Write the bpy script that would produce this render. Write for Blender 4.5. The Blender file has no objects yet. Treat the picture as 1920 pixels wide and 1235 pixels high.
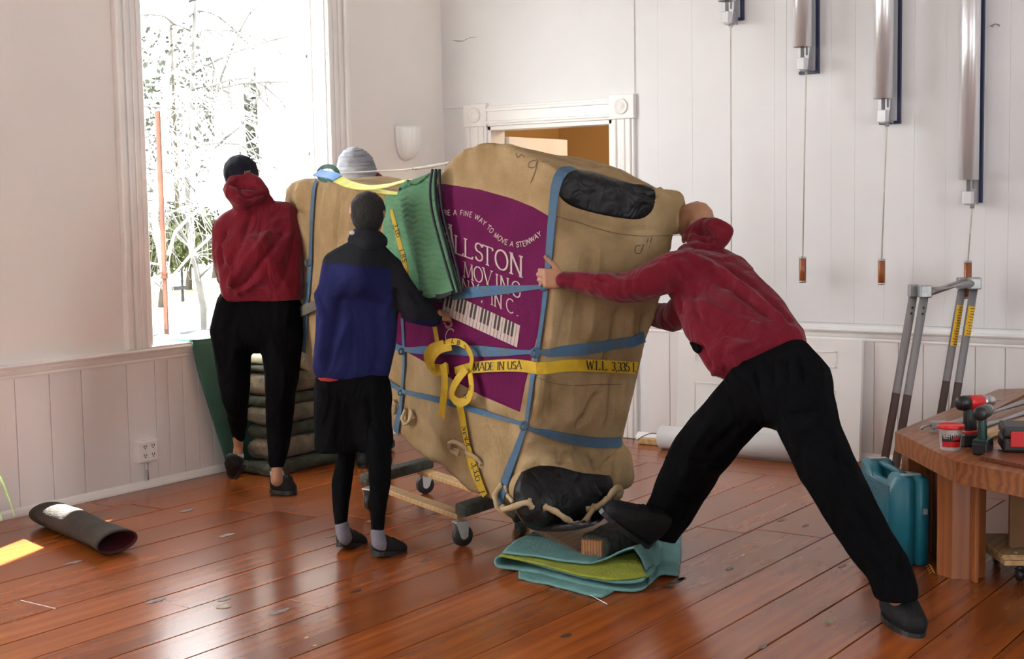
import bpy, bmesh, math, random
from mathutils import Vector, Matrix, noise
from mathutils.bvhtree import BVHTree
random.seed(7)
PI = math.pi
V = Vector
S = bpy.context.scene
COL = S.collection
# ------------------------------------------------------------------ camera
FPX = 2667.0
AZ, PT, RO = math.radians(35.3), math.radians(5.15), math.radians(0.96)
CAM = V((0, 0, 1.6))
_fh = V((math.cos(AZ), math.sin(AZ), 0)); _r0 = V((math.sin(AZ), -math.cos(AZ), 0)); _z = V((0, 0, 1))
_f = _fh*math.cos(PT) - _z*math.sin(PT); _u0 = _z*math.cos(PT) + _fh*math.sin(PT)
_r = _r0*math.cos(RO) - _u0*math.sin(RO); _u = _r0*math.sin(RO) + _u0*math.cos(RO)
cd = bpy.data.cameras.new('camera'); cam = bpy.data.objects.new('camera', cd); COL.objects.link(cam)
cd.sensor_width = 36; cd.lens = FPX/1920*36; cd.clip_end = 300; cd.clip_start = 0.05
M = Matrix((_r, _u, -_f)).transposed().to_4x4(); M.translation = CAM; cam.matrix_world = M
S.camera = cam
# ------------------------------------------------------------------ world, sun, windows' daylight
S.view_settings.view_transform = 'Standard'; S.view_settings.look = 'None'
S.view_settings.gamma = 1; S.view_settings.use_curve_mapping = False
S.view_settings.exposure = 0.70
S.cycles.max_bounces = 8; S.cycles.diffuse_bounces = 5; S.cycles.sample_clamp_indirect = 8
w = bpy.data.worlds.new('sky'); S.world = w; w.use_nodes = True
nt = w.node_tree; bg = nt.nodes['Background']
bg.inputs[0].default_value = (0.93, 0.97, 1.0, 1); bg.inputs[1].default_value = 7.0
sd = bpy.data.lights.new('sun', 'SUN'); sd.energy = 60; sd.angle = 0.009; sd.color = (1, .96, .88)
sun = bpy.data.objects.new('sun', sd); COL.objects.link(sun)
sun.rotation_euler = V((-.94*.85, -.34*.85, -.53)).to_track_quat('-Z', 'Y').to_euler()
XW, YW, ZC = 8.2, 6.38, 3.7
XB, YB = -2.6, -3.4
def portal(cx, cy, cz, sx, sz, n):
    l = bpy.data.lights.new('window_daylight', 'AREA'); l.shape = 'RECTANGLE'; l.size = sx; l.size_y = sz
    l.cycles.is_portal = True
    o = bpy.data.objects.new('window_daylight', l); COL.objects.link(o)
    o.location = (cx, cy, cz); o.rotation_euler = V(n).to_track_quat('-Z', 'Z').to_euler()
LEFT_WIN = [(5.42, 6.96), (1.9, 3.44), (-1.3, .24)]
BACK_WIN = [(-2.6, -1.0)]
SIDE_WIN = [(3.4, 4.9)]
Z0, Z1 = .80, 3.25
for a, b in LEFT_WIN: portal((a+b)/2, YW+.16, (Z0+Z1)/2, b-a, Z1-Z0, (0, -1, 0))
for a, b in BACK_WIN: portal(XB-.1, (a+b)/2, (Z0+Z1)/2, b-a, Z1-Z0, (1, 0, 0))
for a, b in SIDE_WIN: portal((a+b)/2, YB-.1, (Z0+Z1)/2, b-a, Z1-Z0, (0, 1, 0))
# ------------------------------------------------------------------ projection helpers (calibrated to the room)
def ray(x, y): return _f + _r*((x-960)/FPX) + _u*((617.5-y)/FPX)
def D(x, y, d): return CAM + ray(x, y)*d
def G(x, y, h=0.0):
    d = ray(x, y); return CAM + d*((h-CAM.z)/d.z)
def PXW(x, y, X):
    d = ray(x, y); return CAM + d*(X/d.x)
def PYW(x, y, Y):
    d = ray(x, y); return CAM + d*(Y/d.y)
# ------------------------------------------------------------------ materials
MATS = {}
def nodes_of(name):
    m = bpy.data.materials.new(name); m.use_nodes = True
    return m, m.node_tree, m.node_tree.nodes['Principled BSDF']
def mat(name, c, rough=.7, var=.12, scale=6, bump=0, bscale=40, metal=0, coat=0, sheen=0, stretch=(1, 1, 1), c2=None, trans=0, spec=.5, fold=None):
    """procedural: base colour varied by noise, noise bump"""
    if name in MATS: return MATS[name]
    m, t, p = nodes_of(name); N, L = t.nodes, t.links
    tc = N.new('ShaderNodeTexCoord'); mp = N.new('ShaderNodeMapping'); mp.inputs['Scale'].default_value = stretch
    L.new(tc.outputs['Object'], mp.inputs[0])
    nz = N.new('ShaderNodeTexNoise'); nz.inputs['Scale'].default_value = scale; nz.inputs['Detail'].default_value = 5
    L.new(mp.outputs[0], nz.inputs[0])
    cr = N.new('ShaderNodeValToRGB')
    cr.color_ramp.elements[0].position = .3; cr.color_ramp.elements[1].position = .7
    d = c2 if c2 else tuple(x*(1-var*2) for x in c)
    cr.color_ramp.elements[0].color = (*d, 1); cr.color_ramp.elements[1].color = (*(c if c2 else tuple(min(1, x*(1+var)) for x in c)), 1)
    L.new(nz.outputs[0], cr.inputs[0]); L.new(cr.outputs[0], p.inputs['Base Color'])
    p.inputs['Roughness'].default_value = rough; p.inputs['Metallic'].default_value = metal
    p.inputs['Coat Weight'].default_value = coat; p.inputs['Sheen Weight'].default_value = sheen
    p.inputs['Specular IOR Level'].default_value = spec
    if trans: p.inputs['Transmission Weight'].default_value = trans
    if fold:
        mf = N.new('ShaderNodeMapping'); mf.inputs['Scale'].default_value = fold[1]; L.new(tc.outputs['Object'], mf.inputs[0])
        n3 = N.new('ShaderNodeTexNoise'); n3.inputs['Scale'].default_value = fold[0]; n3.inputs['Detail'].default_value = 2; n3.inputs['Distortion'].default_value = .9; L.new(mf.outputs[0], n3.inputs[0])
        bf = N.new('ShaderNodeBump'); bf.inputs['Strength'].default_value = fold[2]; bf.inputs['Distance'].default_value = .05; L.new(n3.outputs[0], bf.inputs['Height']); L.new(bf.outputs[0], p.inputs['Normal'])
    if bump:
        n2 = N.new('ShaderNodeTexNoise'); n2.inputs['Scale'].default_value = bscale; n2.inputs['Detail'].default_value = 4
        L.new(mp.outputs[0], n2.inputs[0])
        b = N.new('ShaderNodeBump'); b.inputs['Strength'].default_value = bump; b.inputs['Distance'].default_value = .02
        L.new(n2.outputs[0], b.inputs['Height']); L.new(b.outputs[0], p.inputs['Normal'])
        if fold: L.new(bf.outputs[0], b.inputs['Normal'])
    MATS[name] = m
    return m
def wood(name, light, dark, scale=1.0, rough=.35, axis=0, coat=0, stain=.5, band=.5):
    """grain running along an object axis, knots and worn dark stains, tone varied per board"""
    if name in MATS: return MATS[name]
    m, t, p = nodes_of(name); N, L = t.nodes, t.links
    tc = N.new('ShaderNodeTexCoord'); oi = N.new('ShaderNodeObjectInfo')
    ad = N.new('ShaderNodeVectorMath'); ad.operation = 'MULTIPLY_ADD'
    ad.inputs[0].default_value = (1, 1, 1); ad.inputs[1].default_value = (13, 7, 5)
    L.new(oi.outputs['Random'], ad.inputs[0]); L.new(tc.outputs['Object'], ad.inputs[2])
    st = [9*scale]*3; st[axis] = .7*scale
    mp = N.new('ShaderNodeMapping'); mp.inputs['Scale'].default_value = st; L.new(ad.outputs[0], mp.inputs[0])
    n1 = N.new('ShaderNodeTexNoise'); n1.inputs['Scale'].default_value = 3; n1.inputs['Detail'].default_value = 8; n1.inputs['Distortion'].default_value = 1.2
    L.new(mp.outputs[0], n1.inputs[0])
    wv = N.new('ShaderNodeTexWave'); wv.wave_type = 'BANDS'; wv.bands_direction = 'Y' if axis != 1 else 'X'
    wv.inputs['Scale'].default_value = .9; wv.inputs['Distortion'].default_value = 9; wv.inputs['Detail'].default_value = 3
    L.new(mp.outputs[0], wv.inputs[0])
    mx = N.new('ShaderNodeMix'); mx.data_type = 'FLOAT'; mx.inputs[0].default_value = band
    L.new(n1.outputs[0], mx.inputs[2]); L.new(wv.outputs['Fac'], mx.inputs[3])
    cr = N.new('ShaderNodeValToRGB'); e = cr.color_ramp.elements
    e[0].position = .2; e[0].color = (*dark, 1); e[1].position = .75; e[1].color = (*light, 1)
    L.new(mx.outputs[0], cr.inputs[0])
    n2 = N.new('ShaderNodeTexNoise'); n2.inputs['Scale'].default_value = 2.6*scale; n2.inputs['Detail'].default_value = 6
    L.new(ad.outputs[0], n2.inputs[0])
    c2 = N.new('ShaderNodeValToRGB'); c2.color_ramp.elements[0].position = .15; c2.color_ramp.elements[1].position = .75
    c2.color_ramp.elements[0].color = (1-stain, 1-stain, 1-stain, 1)
    L.new(n2.outputs[0], c2.inputs[0])
    hs = N.new('ShaderNodeMath'); hs.operation = 'MULTIPLY_ADD'; hs.inputs[1].default_value = .38; hs.inputs[2].default_value = .8
    L.new(oi.outputs['Random'], hs.inputs[0])
    m1 = N.new('ShaderNodeMix'); m1.data_type = 'RGBA'; m1.blend_type = 'MULTIPLY'; m1.inputs[0].default_value = 1
    L.new(cr.outputs[0], m1.inputs[6]); L.new(c2.outputs[0], m1.inputs[7])
    m2 = N.new('ShaderNodeVectorMath'); m2.operation = 'SCALE'
    L.new(m1.outputs[2], m2.inputs[0]); L.new(hs.outputs[0], m2.inputs['Scale'])
    L.new(m2.outputs[0], p.inputs['Base Color'])
    rr = N.new('ShaderNodeMath'); rr.operation = 'MULTIPLY_ADD'; rr.inputs[1].default_value = .10; rr.inputs[2].default_value = rough-.05
    L.new(n2.outputs[0], rr.inputs[0]); L.new(rr.outputs[0], p.inputs['Roughness'])
    p.inputs['Coat Weight'].default_value = coat; p.inputs['Coat Roughness'].default_value = .12
    b = N.new('ShaderNodeBump'); b.inputs['Strength'].default_value = .05; b.inputs['Distance'].default_value = .004
    L.new(n2.outputs[0], b.inputs['Height']); L.new(b.outputs[0], p.inputs['Normal'])
    MATS[name] = m
    return m
WHITE = mat('white_wall_paint', (.80, .80, .80), .6, .03, 1.2, .05, 30)
PLASTER = mat('warm_plaster_paint', (.87, .83, .785), .7, .035, .8, .15, 6)
TRIM = mat('white_gloss_trim', (.88, .86, .83), .35, .03, 3)
BOARD = mat('white_painted_board', (.84, .805, .785), .45, .05, 2.5, .05, 20, stretch=(1, 1, .3))
FLOORM = wood('varnished_red_pine', (.38, .098, .016), (.20, .040, .007), .5, .24, 0, 0, .45, .12)
TABLEM = wood('orange_fir', (.34, .115, .028), (.20, .058, .014), 1.0, .36, 0, .15, .2, .5)
PLYM = wood('pale_plywood', (.62, .42, .20), (.47, .28, .11), 1.0, .5, 0, 0, .15, .4)
OLDWOOD = wood('worn_brown_wood', (.34, .18, .075), (.17, .08, .03), 1.0, .5, 0, 0, .3, .4)
ALU = mat('brushed_aluminium', (.46, .46, .48), .42, .06, 4, 0, metal=.7, stretch=(1, 1, .1))
STEEL = mat('dull_galvanised_steel', (.38, .39, .39), .42, .15, 9, .1, 30, metal=.9)
CANVAS = mat('tan_canvas', (.40, .29, .158), .9, .10, 5, .25, 60, c2=(.24, .162, .076), spec=.12, fold=(3.2, (1, 1, .28), 1.0))
CANVAS_TOP = CANVAS
PURPLE = mat('magenta_cloth', (.105, .004, .052), .9, .06, 6, .15, 50, spec=.2)
BLACKV = mat('black_vinyl', (.005, .005, .006), .5, .2, 8, .2, 14, spec=.3, fold=(9, (1, 1, 1), .5))
BLUE = mat('faded_blue_webbing', (.055, .135, .245), .8, .12, 14, .2, 90, c2=(.085, .13, .17), spec=.2)
YELLOW = mat('yellow_webbing', (.56, .37, .012), .6, .08, 20, .2, 120)
LIME = mat('pale_yellow_webbing', (.72, .74, .12), .6, .06, 20, .2, 120)
INK = mat('black_ink', (.02, .018, .012), .7, 0)
LETTER = mat('cream_print', (.50, .40, .36), .7, .06, 30)
GREEN = mat('green_quilted_fabric', (.095, .225, .125), .85, .10, 8, .15, 60, spec=.2)
DGREEN = mat('dark_green_fabric', (.035, .115, .085), .8, .12, 6, .1, 50)
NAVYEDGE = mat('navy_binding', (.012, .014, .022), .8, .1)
MAROON = mat('maroon_fleece', (.14, .009, .018), .95, .07, 5, .12, 70, spec=.08, sheen=.12, fold=(7, (1, 1, .5), .9))
BLACKC = mat('black_cloth', (.0032, .0032, .004), .95, .1, 5, .1, 60, spec=.06, fold=(7, (1, 1, .5), .8))
NAVY = mat('navy_fleece', (.013, .015, .068), .95, .1, 6, .15, 60, spec=.1, fold=(6, (1, 1, .4), .8))
CHARCOAL = mat('charcoal_fleece', (.014, .015, .019), .95, .1, 6, .15, 60, spec=.12)
SKIN = mat('skin', (.36, .175, .095), .5, .06, 12, .05, 60)
HAIR = mat('black_hair', (.006, .005, .0045), .8, .2, 30, .6, 90)
SHOE = mat('black_shoe', (.006, .006, .007), .7, .1, 12, .15, 60, spec=.25)
ROPE = mat('cream_rope', (.44, .33, .19), .8, .1, 20, .3, 80)
TOWEL = mat('aqua_quilt', (.125, .26, .25), .9, .08, 10, .3, 70, spec=.15)
LIMEQ = mat('lime_quilt_lining', (.22, .25, .018), .9, .1, 12, .4, 60)
TEAL = mat('teal_plastic', (.010, .165, .235), .4, .08, 5, .05, 60)
REDP = mat('red_plastic', (.55, .012, .015), .35, .05)
BLKP = mat('black_plastic', (.012, .012, .013), .42, .1)
WHITEP = mat('translucent_white_plastic', (.72, .70, .68), .35, .03)
# ------------------------------------------------------------------ object helpers
def link(name, me, m=None, parent=None, smooth=False):
    o = bpy.data.objects.new(name, me); COL.objects.link(o)
    if m is not None:
        me.materials.clear()
        for k in (m if isinstance(m, (list, tuple)) else [m]): me.materials.append(k)
    if smooth:
        for p in me.polygons: p.use_smooth = True
    if parent is not None:
        o.parent = parent
        b = V((0, 0, 0)); q = parent
        while q: b += q.location; q = q.parent
        o.location = -b
    return o
def obj(name, bm, m, parent=None, smooth=False):
    me = bpy.data.meshes.new(name); bm.normal_update(); bm.to_mesh(me); bm.free()
    return link(name, me, m, parent, smooth)
def tag(o, label, cat=None, group=None, kind=None):
    if label: o['label'] = label
    if cat: o['category'] = cat
    if group: o['group'] = group
    if kind: o['kind'] = kind
    return o
def thing(name, label, cat, loc=(0, 0, 0), group=None):
    o = bpy.data.objects.new(name, None); COL.objects.link(o); o.location = loc; o.empty_display_size = .1
    return tag(o, label, cat, group)
def struct(name, bm, m, parent=None, smooth=False):
    o = obj(name, bm, m, parent, smooth)
    if parent is None: o['kind'] = 'structure'
    return o
def box(bm, x0, x1, y0, y1, z0, z1, bev=0, mi=0):
    r = bmesh.ops.create_cube(bm, size=1, matrix=Matrix.Translation(((x0+x1)/2, (y0+y1)/2, (z0+z1)/2)) @ Matrix.Diagonal((x1-x0, y1-y0, z1-z0, 1)))
    vs = r['verts']
    if mi:
        for f in {f for v in vs for f in v.link_faces}: f.material_index = mi
    if bev:
        es = list({e for v in vs for e in v.link_edges})
        bmesh.ops.bevel(bm, geom=es, offset=bev, segments=2, affect='EDGES', profile=.5)
def frame_of(t, hint=V((0, 0, 1))):
    t = t.normalized()
    if abs(t.dot(hint)) > .95: hint = V((1, 0, 0))
    a = t.cross(hint).normalized(); b = a.cross(t).normalized()
    return a, b
def obox(bm, c, ax, ay, az, bev=0):
    """oriented box: centre and three half-extent vectors"""
    m4 = Matrix((ax*2, ay*2, az*2)).transposed().to_4x4(); m4.translation = c
    if m4.determinant() < 0: m4 = Matrix((-ax*2, ay*2, az*2)).transposed().to_4x4(); m4.translation = c
    r = bmesh.ops.create_cube(bm, size=1, matrix=m4)
    if bev:
        es = list({e for v in r['verts'] for e in v.link_edges})
        bmesh.ops.bevel(bm, geom=es, offset=bev, segments=2, affect='EDGES', profile=.5)
def tube(bm, pts, rad, n=10, cap=True):
    pts = [V(p) for p in pts]; rs = rad if isinstance(rad, (list, tuple)) else [rad]*len(pts)
    rings = []; pa = None
    for i, p in enumerate(pts):
        t = (pts[min(i+1, len(pts)-1)] - pts[max(i-1, 0)])
        if t.length < 1e-9: t = V((0, 0, 1))
        t.normalize()
        if pa is None: a, b = frame_of(t)
        else:
            a = (pa - t*pa.dot(t)).normalized(); b = t.cross(a)
        pa = a
        rings.append([bm.verts.new(p + (a*math.cos(2*PI*k/n) + b*math.sin(2*PI*k/n))*rs[i]) for k in range(n)])
    for q, s in zip(rings, rings[1:]):
        for k in range(n): bm.faces.new((q[k], q[(k+1) % n], s[(k+1) % n], s[k]))
    if cap:
        bm.faces.new(rings[0][::-1]); bm.faces.new(rings[-1])
def lathe(bm, prof, c, axis=V((0, 0, 1)), n=24):
    """prof: (radius, height) pairs along axis from c"""
    a, b = frame_of(V(axis)); ax = V(axis).normalized(); rings = []
    for r, h in prof:
        rings.append([bm.verts.new(V(c) + ax*h + (a*math.cos(2*PI*k/n)+b*math.sin(2*PI*k/n))*max(r, 1e-4)) for k in range(n)])
    for q, s in zip(rings, rings[1:]):
        for k in range(n): bm.faces.new((q[k], q[(k+1) % n], s[(k+1) % n], s[k]))
    bm.faces.new(rings[0][::-1]); bm.faces.new(rings[-1])
    bmesh.ops.recalc_face_normals(bm, faces=bm.faces)
def poly_prism(bm, pts, off):
    """closed polygon extruded by a vector"""
    a = [bm.verts.new(V(p)) for p in pts]; b = [bm.verts.new(V(p)+V(off)) for p in pts]; n = len(a)
    bm.faces.new(a); bm.faces.new(b[::-1])
    for i in range(n): bm.faces.new((a[i], b[i], b[(i+1) % n], a[(i+1) % n]))
    bmesh.ops.recalc_face_normals(bm, faces=bm.faces)
def smooth_path(pts, per=6):
    """Catmull-Rom through tuples of any length"""
    P = [tuple(p) for p in pts]; out = []
    for i in range(len(P)-1):
        a, b, c, d = P[max(i-1, 0)], P[i], P[i+1], P[min(i+2, len(P)-1)]
        for k in range(per):
            t = k/per
            out.append(tuple(.5*((2*b[j]) + (-a[j]+c[j])*t + (2*a[j]-5*b[j]+4*c[j]-d[j])*t*t + (-a[j]+3*b[j]-3*c[j]+d[j])*t**3) for j in range(len(b))))
    out.append(P[-1]); return out
def ribbon(bm, pts, nrm, widths, th=.003):
    """flat webbing along pts; nrm are the facing normals"""
    n = len(pts); rings = []
    for i in range(n):
        t = (pts[min(i+1, n-1)]-pts[max(i-1, 0)]).normalized(); nn = nrm[i]-t*nrm[i].dot(t)
        nn = nn.normalized() if nn.length > 1e-6 else frame_of(t)[1]
        s = t.cross(nn); w_ = widths[i]/2
        rings.append([bm.verts.new(pts[i]+s*w_), bm.verts.new(pts[i]+s*w_*.96+nn*th), bm.verts.new(pts[i]-s*w_*.96+nn*th), bm.verts.new(pts[i]-s*w_)])
    for q, s in zip(rings, rings[1:]):
        for k in range(4): bm.faces.new((q[k], q[(k+1) % 4], s[(k+1) % 4], s[k]))
    bm.faces.new(rings[0][::-1]); bm.faces.new(rings[-1])
    bmesh.ops.recalc_face_normals(bm, faces=bm.faces)
# sphere template for hulls
_t = bmesh.new(); bmesh.ops.create_icosphere(_t, subdivisions=2, radius=1); SPH = [v.co.copy() for v in _t.verts]; _t.free()
def hull(bm, balls):
    """convex hull of balls (centre, radius) or (centre, (rx, ry, rz))"""
    vs = []
    for c, r in balls:
        if isinstance(r, (int, float)): r = (r, r, r)
        for s in SPH: vs.append(bm.verts.new(V((c[0]+s.x*r[0], c[1]+s.y*r[1], c[2]+s.z*r[2]))))
    res = bmesh.ops.convex_hull(bm, input=vs)
    bmesh.ops.delete(bm, geom=[v for v in res['geom_interior'] if isinstance(v, bmesh.types.BMVert)], context='VERTS')
def chain(bm, balls):
    for a, b in zip(balls, balls[1:]): hull(bm, [a, b])
def remesh(bm, voxel, sm=6, fac=.5):
    """union of closed shapes as one continuous smooth mesh"""
    me = bpy.data.meshes.new('tmp'); bm.to_mesh(me); bm.free()
    o = bpy.data.objects.new('tmp', me); COL.objects.link(o)
    m1 = o.modifiers.new('r', 'REMESH'); m1.mode = 'VOXEL'; m1.voxel_size = voxel
    m2 = o.modifiers.new('s', 'SMOOTH'); m2.factor = fac; m2.iterations = sm
    dg = bpy.context.evaluated_depsgraph_get(); out = bpy.data.meshes.new_from_object(o.evaluated_get(dg))
    bpy.data.objects.remove(o); bpy.data.meshes.remove(me)
    return out
def displace(me, fn):
    """move every vertex along its normal by fn(co, normal)"""
    nr = [v.normal.copy() for v in me.vertices]
    for v, n in zip(me.vertices, nr): v.co += n*fn(v.co, n)
    me.update()
def segd(p, a, b):
    ab = b-a; t = max(0, min(1, (p-a).dot(ab)/max(ab.length_squared, 1e-9))); return (p-(a+ab*t)).length, t
def creases(me, segs, extra=None):
    """segs: (a, b, amplitude, width) ridges (amp>0) or creases (amp<0) pressed into cloth"""
    def fn(p, n):
        s = 0
        for a, b, amp, wd in segs:
            d, t = segd(p, a, b)
            if d < wd*3: s += amp*math.exp(-(d/wd)**2)*min(1, 4*t+.25)*min(1, 4*(1-t)+.25)
        return s + (extra(p, n) if extra else 0)
    displace(me, fn)
def nz(p, sc, seed=0): return noise.noise(V((p.x*sc[0]+seed, p.y*sc[1], p.z*sc[2])))
# ================================================================== ROOM SHELL
def wall_with_holes(bm, along, lo, hi, t0, t1, ztop, holes):
    """holes: (a, b, z0, z1) along the wall; along='x' or 'y'"""
    def bx(a, b, z0, z1):
        if b-a < 1e-4 or z1-z0 < 1e-4: return
        if along == 'x': box(bm, a, b, t0, t1, z0, z1)
        else: box(bm, t0, t1, a, b, z0, z1)
    cur = lo
    for a, b, z0, z1 in sorted(holes):
        bx(cur, a, 0, ztop); bx(a, b, 0, z0); bx(a, b, z1, ztop); cur = b
    bx(cur, hi, 0, ztop)
TW = .30
bm = bmesh.new(); wall_with_holes(bm, 'x', XB-.2, XW+.15, YW, YW+TW, ZC, [(a, b, Z0, Z1) for a, b in LEFT_WIN])
WALL_L = struct('wall_left', bm, PLASTER)
DY0, DY1, DZ = 4.952, 5.983, 2.13
bm = bmesh.new(); wall_with_holes(bm, 'y', YB-.2, YW, XW, XW+.15, ZC, [(DY0, DY1, 0, DZ)])
WALL_R = struct('wall_right', bm, WHITE)
bm = bmesh.new(); wall_with_holes(bm, 'y', YB-.2, YW, XB-.2, XB, ZC, [(a, b, Z0, Z1) for a, b in BACK_WIN]); struct('wall_back', bm, WHITE)
bm = bmesh.new(); wall_with_holes(bm, 'x', XB, XW, YB-.2, YB, ZC, [(a, b, Z0, Z1) for a, b in SIDE_WIN]); struct('wall_front', bm, WHITE)
bm = bmesh.new(); box(bm, XB-.2, XW+.15, YB-.2, YW+TW, ZC, ZC+.15); struct('ceiling', bm, WHITE)
# floor: one board after another, joints open
bm = bmesh.new(); box(bm, XB-.2, XW+2.2, YB-.2, YW+TW, -.30, -.028); FLOOR = struct('floor', bm, mat('subfloor_dark', (.03, .018, .01), .9))
seams = [6.38, 6.10, 5.83, 5.55, 5.283, 4.99, 4.752, 4.52, 4.29, 4.05, 3.815, 3.50, 3.23, 2.965, 2.615, 2.37, 2.145, 1.90, 1.674, 1.43]
y = 1.43
while y > YB: y -= random.choice((.22, .24, .26)); seams.append(max(y, YB))
def plank(x0, x1, y0, y1, g=.0026, name='plank'):
    cx, cy = (x0+x1)/2, (y0+y1)/2; dz = random.uniform(-.0012, .0)
    bm = bmesh.new(); hx, hy = (x1-x0)/2-g, (y1-y0)/2-g; b = .0022
    lo = [bm.verts.new((sx*hx, sy*hy, -.026)) for sx, sy in ((-1, -1), (1, -1), (1, 1), (-1, 1))]
    md = [bm.verts.new((sx*hx, sy*hy, dz-.002)) for sx, sy in ((-1, -1), (1, -1), (1, 1), (-1, 1))]
    up = [bm.verts.new((sx*(hx-b), sy*(hy-b), dz)) for sx, sy in ((-1, -1), (1, -1), (1, 1), (-1, 1))]
    bm.faces.new(up)
    for p, q in ((lo, md), (md, up)):
        for k in range(4): bm.faces.new((p[k], p[(k+1) % 4], q[(k+1) % 4], q[k]))
    o = obj(name, bm, FLOORM, FLOOR); o.location = (cx, cy, 0); return o
XE = 7.47
for i in range(len(seams)-1):
    y1, y0 = seams[i], seams[i+1]
    cuts = [XB] + [c for c in ((1.2 + (i*1.7) % 3.1), (4.9 + (i*2.3) % 2.2)) if c < XE-.4] + [XE]
    if i == 2: cuts = [XB, 1.5, 5.72, XE]
    for a, b in zip(cuts, cuts[1:]): plank(a, b, y0, y1)
for i, (a, b) in enumerate(((XE, 7.66), (7.66, 7.86), (7.86, 8.03), (8.03, XW))):
    cuts = [YB, -1+.4*i, 1.9+.3*i, 4.6-.3*i, YW]
    for c, d in zip(cuts, cuts[1:]): plank(a, b, c, d)
for i in range(8): plank(XW, XW+2.0, 4.4+i*.25, 4.65+i*.25)
# wear on the floor: knots, a brass cap, flecks
def blot(px, py, rx, ry, m, name, rot=0):
    c = G(px, py); bm = bmesh.new(); n = 14
    vs = [bm.verts.new((c.x+(math.cos(2*PI*k/n)*math.cos(rot)*rx-math.sin(2*PI*k/n)*math.sin(rot)*ry)*random.uniform(.75, 1.15), c.y+(math.cos(2*PI*k/n)*math.sin(rot)*rx+math.sin(2*PI*k/n)*math.cos(rot)*ry)*random.uniform(.75, 1.15), .0008)) for k in range(n)]
    bm.faces.new(vs); return obj(name, bm, m, FLOOR)
KNOT = mat('dark_knot', (.07, .03, .018), .35, .2, 30); GREYW = mat('grey_scuff', (.16, .12, .115), .5, .2, 30)
for px, py in ((668, 1108), (798, 1050), (1062, 1191), (420, 1124), (1368, 1065), (1465, 975), (1510, 985), (1430, 1212), (1580, 1060), (1280, 1085), (1255, 1100), (620, 1005)): blot(px, py, .035, .014, KNOT, 'knot')
for px, py in ((290, 1126), (525, 1146), (1270, 1088), (350, 957), (135, 1055), (425, 1003), (700, 975)): blot(px, py, .055, .02, GREYW, 'scuff')
for px, py in ((1395, 1040), (1392, 1042), (575, 1195), (590, 1210)): blot(px, py, .012, .005, mat('pale_wood_chip', (.6, .4, .2), .6), 'chip')
c = G(419, 1137); bm = bmesh.new(); lathe(bm, [(.030, 0), (.030, .0015), (.026, .002), (.022, .001), (.020, .002)], c, n=24); obj('brass_floor_cap', bm, mat('tarnished_brass', (.25, .17, .10), .4, metal=.6), FLOOR)
# wainscot boards, left wall (seams as photographed, then regular)
def board(parent, x0, x1, y0, y1, z0, z1, name='board', m=BOARD, bev=.003):
    bm = bmesh.new(); box(bm, x0, x1, y0, y1, z0, z1, bev); return obj(name, bm, m, parent)
sx = [PYW(px, 770, YW).x for px in (27, 92, 152, 237, 290, 314, 342, 369, 395)]
sx = [sx[0]-.2*k for k in range(30, 0, -1)] + sx
while sx[-1] < XW-.2: sx.append(sx[-1]+.145)
sx.append(XW)
for a, b in zip(sx, sx[1:]):
    if a > XB and b-a > .02: board(WALL_L, a+.002, b-.002, YW-.014, YW, .03, .75)
sy = []
y = YW
while y > YB+.2: sy.append(y); y -= random.choice((.15, .17, .155, .2))
for a, b in zip(sy, sy[1:]):
    if not (b < 6.17 and a > 4.77): board(WALL_R, XW-.014, XW, b+.002, a-.002, .03, .75)
# upper right wall: wide vertical boards
up = [4.75]+[PXW(px, 300, XW).y for px in (1236, 1300, 1372, 1454, 1476, 1560, 1604, 1660, 1715, 1774, 1850, 1893)]
while up[-1] > YB+.3: up.append(up[-1]-.27)
for a, b in zip(up, up[1:]):
    if a-b > .03: board(WALL_R, XW-.010+random.uniform(-.0006, .0006), XW, b+.0002, a-.0002, .83, ZC, bev=.0012, m=WHITE)
board(WALL_R, XW-.009, XW, 4.78, YW, 2.27, ZC, 'plaster_panel', WHITE)
# chair rails and base mouldings
def rail(name, p0, p1, prof, m=TRIM):
    """prof: (out, z) outline swept between two wall points; 'out' into the room"""
    d = (V(p1)-V(p0)); nrm = V((d.y, -d.x, 0)).normalized(); bm = bmesh.new()
    A = [bm.verts.new(V(p0)+nrm*o_+V((0, 0, z))) for o_, z in prof]; B = [bm.verts.new(V(p1)+nrm*o_+V((0, 0, z))) for o_, z in prof]
    n = len(prof); bm.faces.new(A); bm.faces.new(B[::-1])
    for i in range(n): bm.faces.new((A[i], B[i], B[(i+1) % n], A[(i+1) % n]))
    bmesh.ops.recalc_face_normals(bm, faces=bm.faces)
    o = obj(name, bm, m); o['kind'] = 'structure'; return o
RP = [(0, .722), (.016, .722), (.020, .732), (.014, .742), (.022, .748), (.028, .765), (.022, .775), (.045, .78), (.05, .79), (.045, .80), (0, .80)]
BP = [(0, 0), (.035, 0), (.034, .012), (.026, .03), (.014, .045), (0, .048)]
rail('trim_1', (XB, YW, 0), (XW, YW, 0), RP)
rail('trim_2', (XW, 4.78, 0), (XW, YB, 0), RP); rail('trim_3', (XW, YW, 0), (XW, 6.165, 0), RP)
rail('baseboard_left', (XB, YW, 0), (XW, YW, 0), BP)
rail('baseboard_right', (XW, 4.78, 0), (XW, YB, 0), BP)
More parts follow.
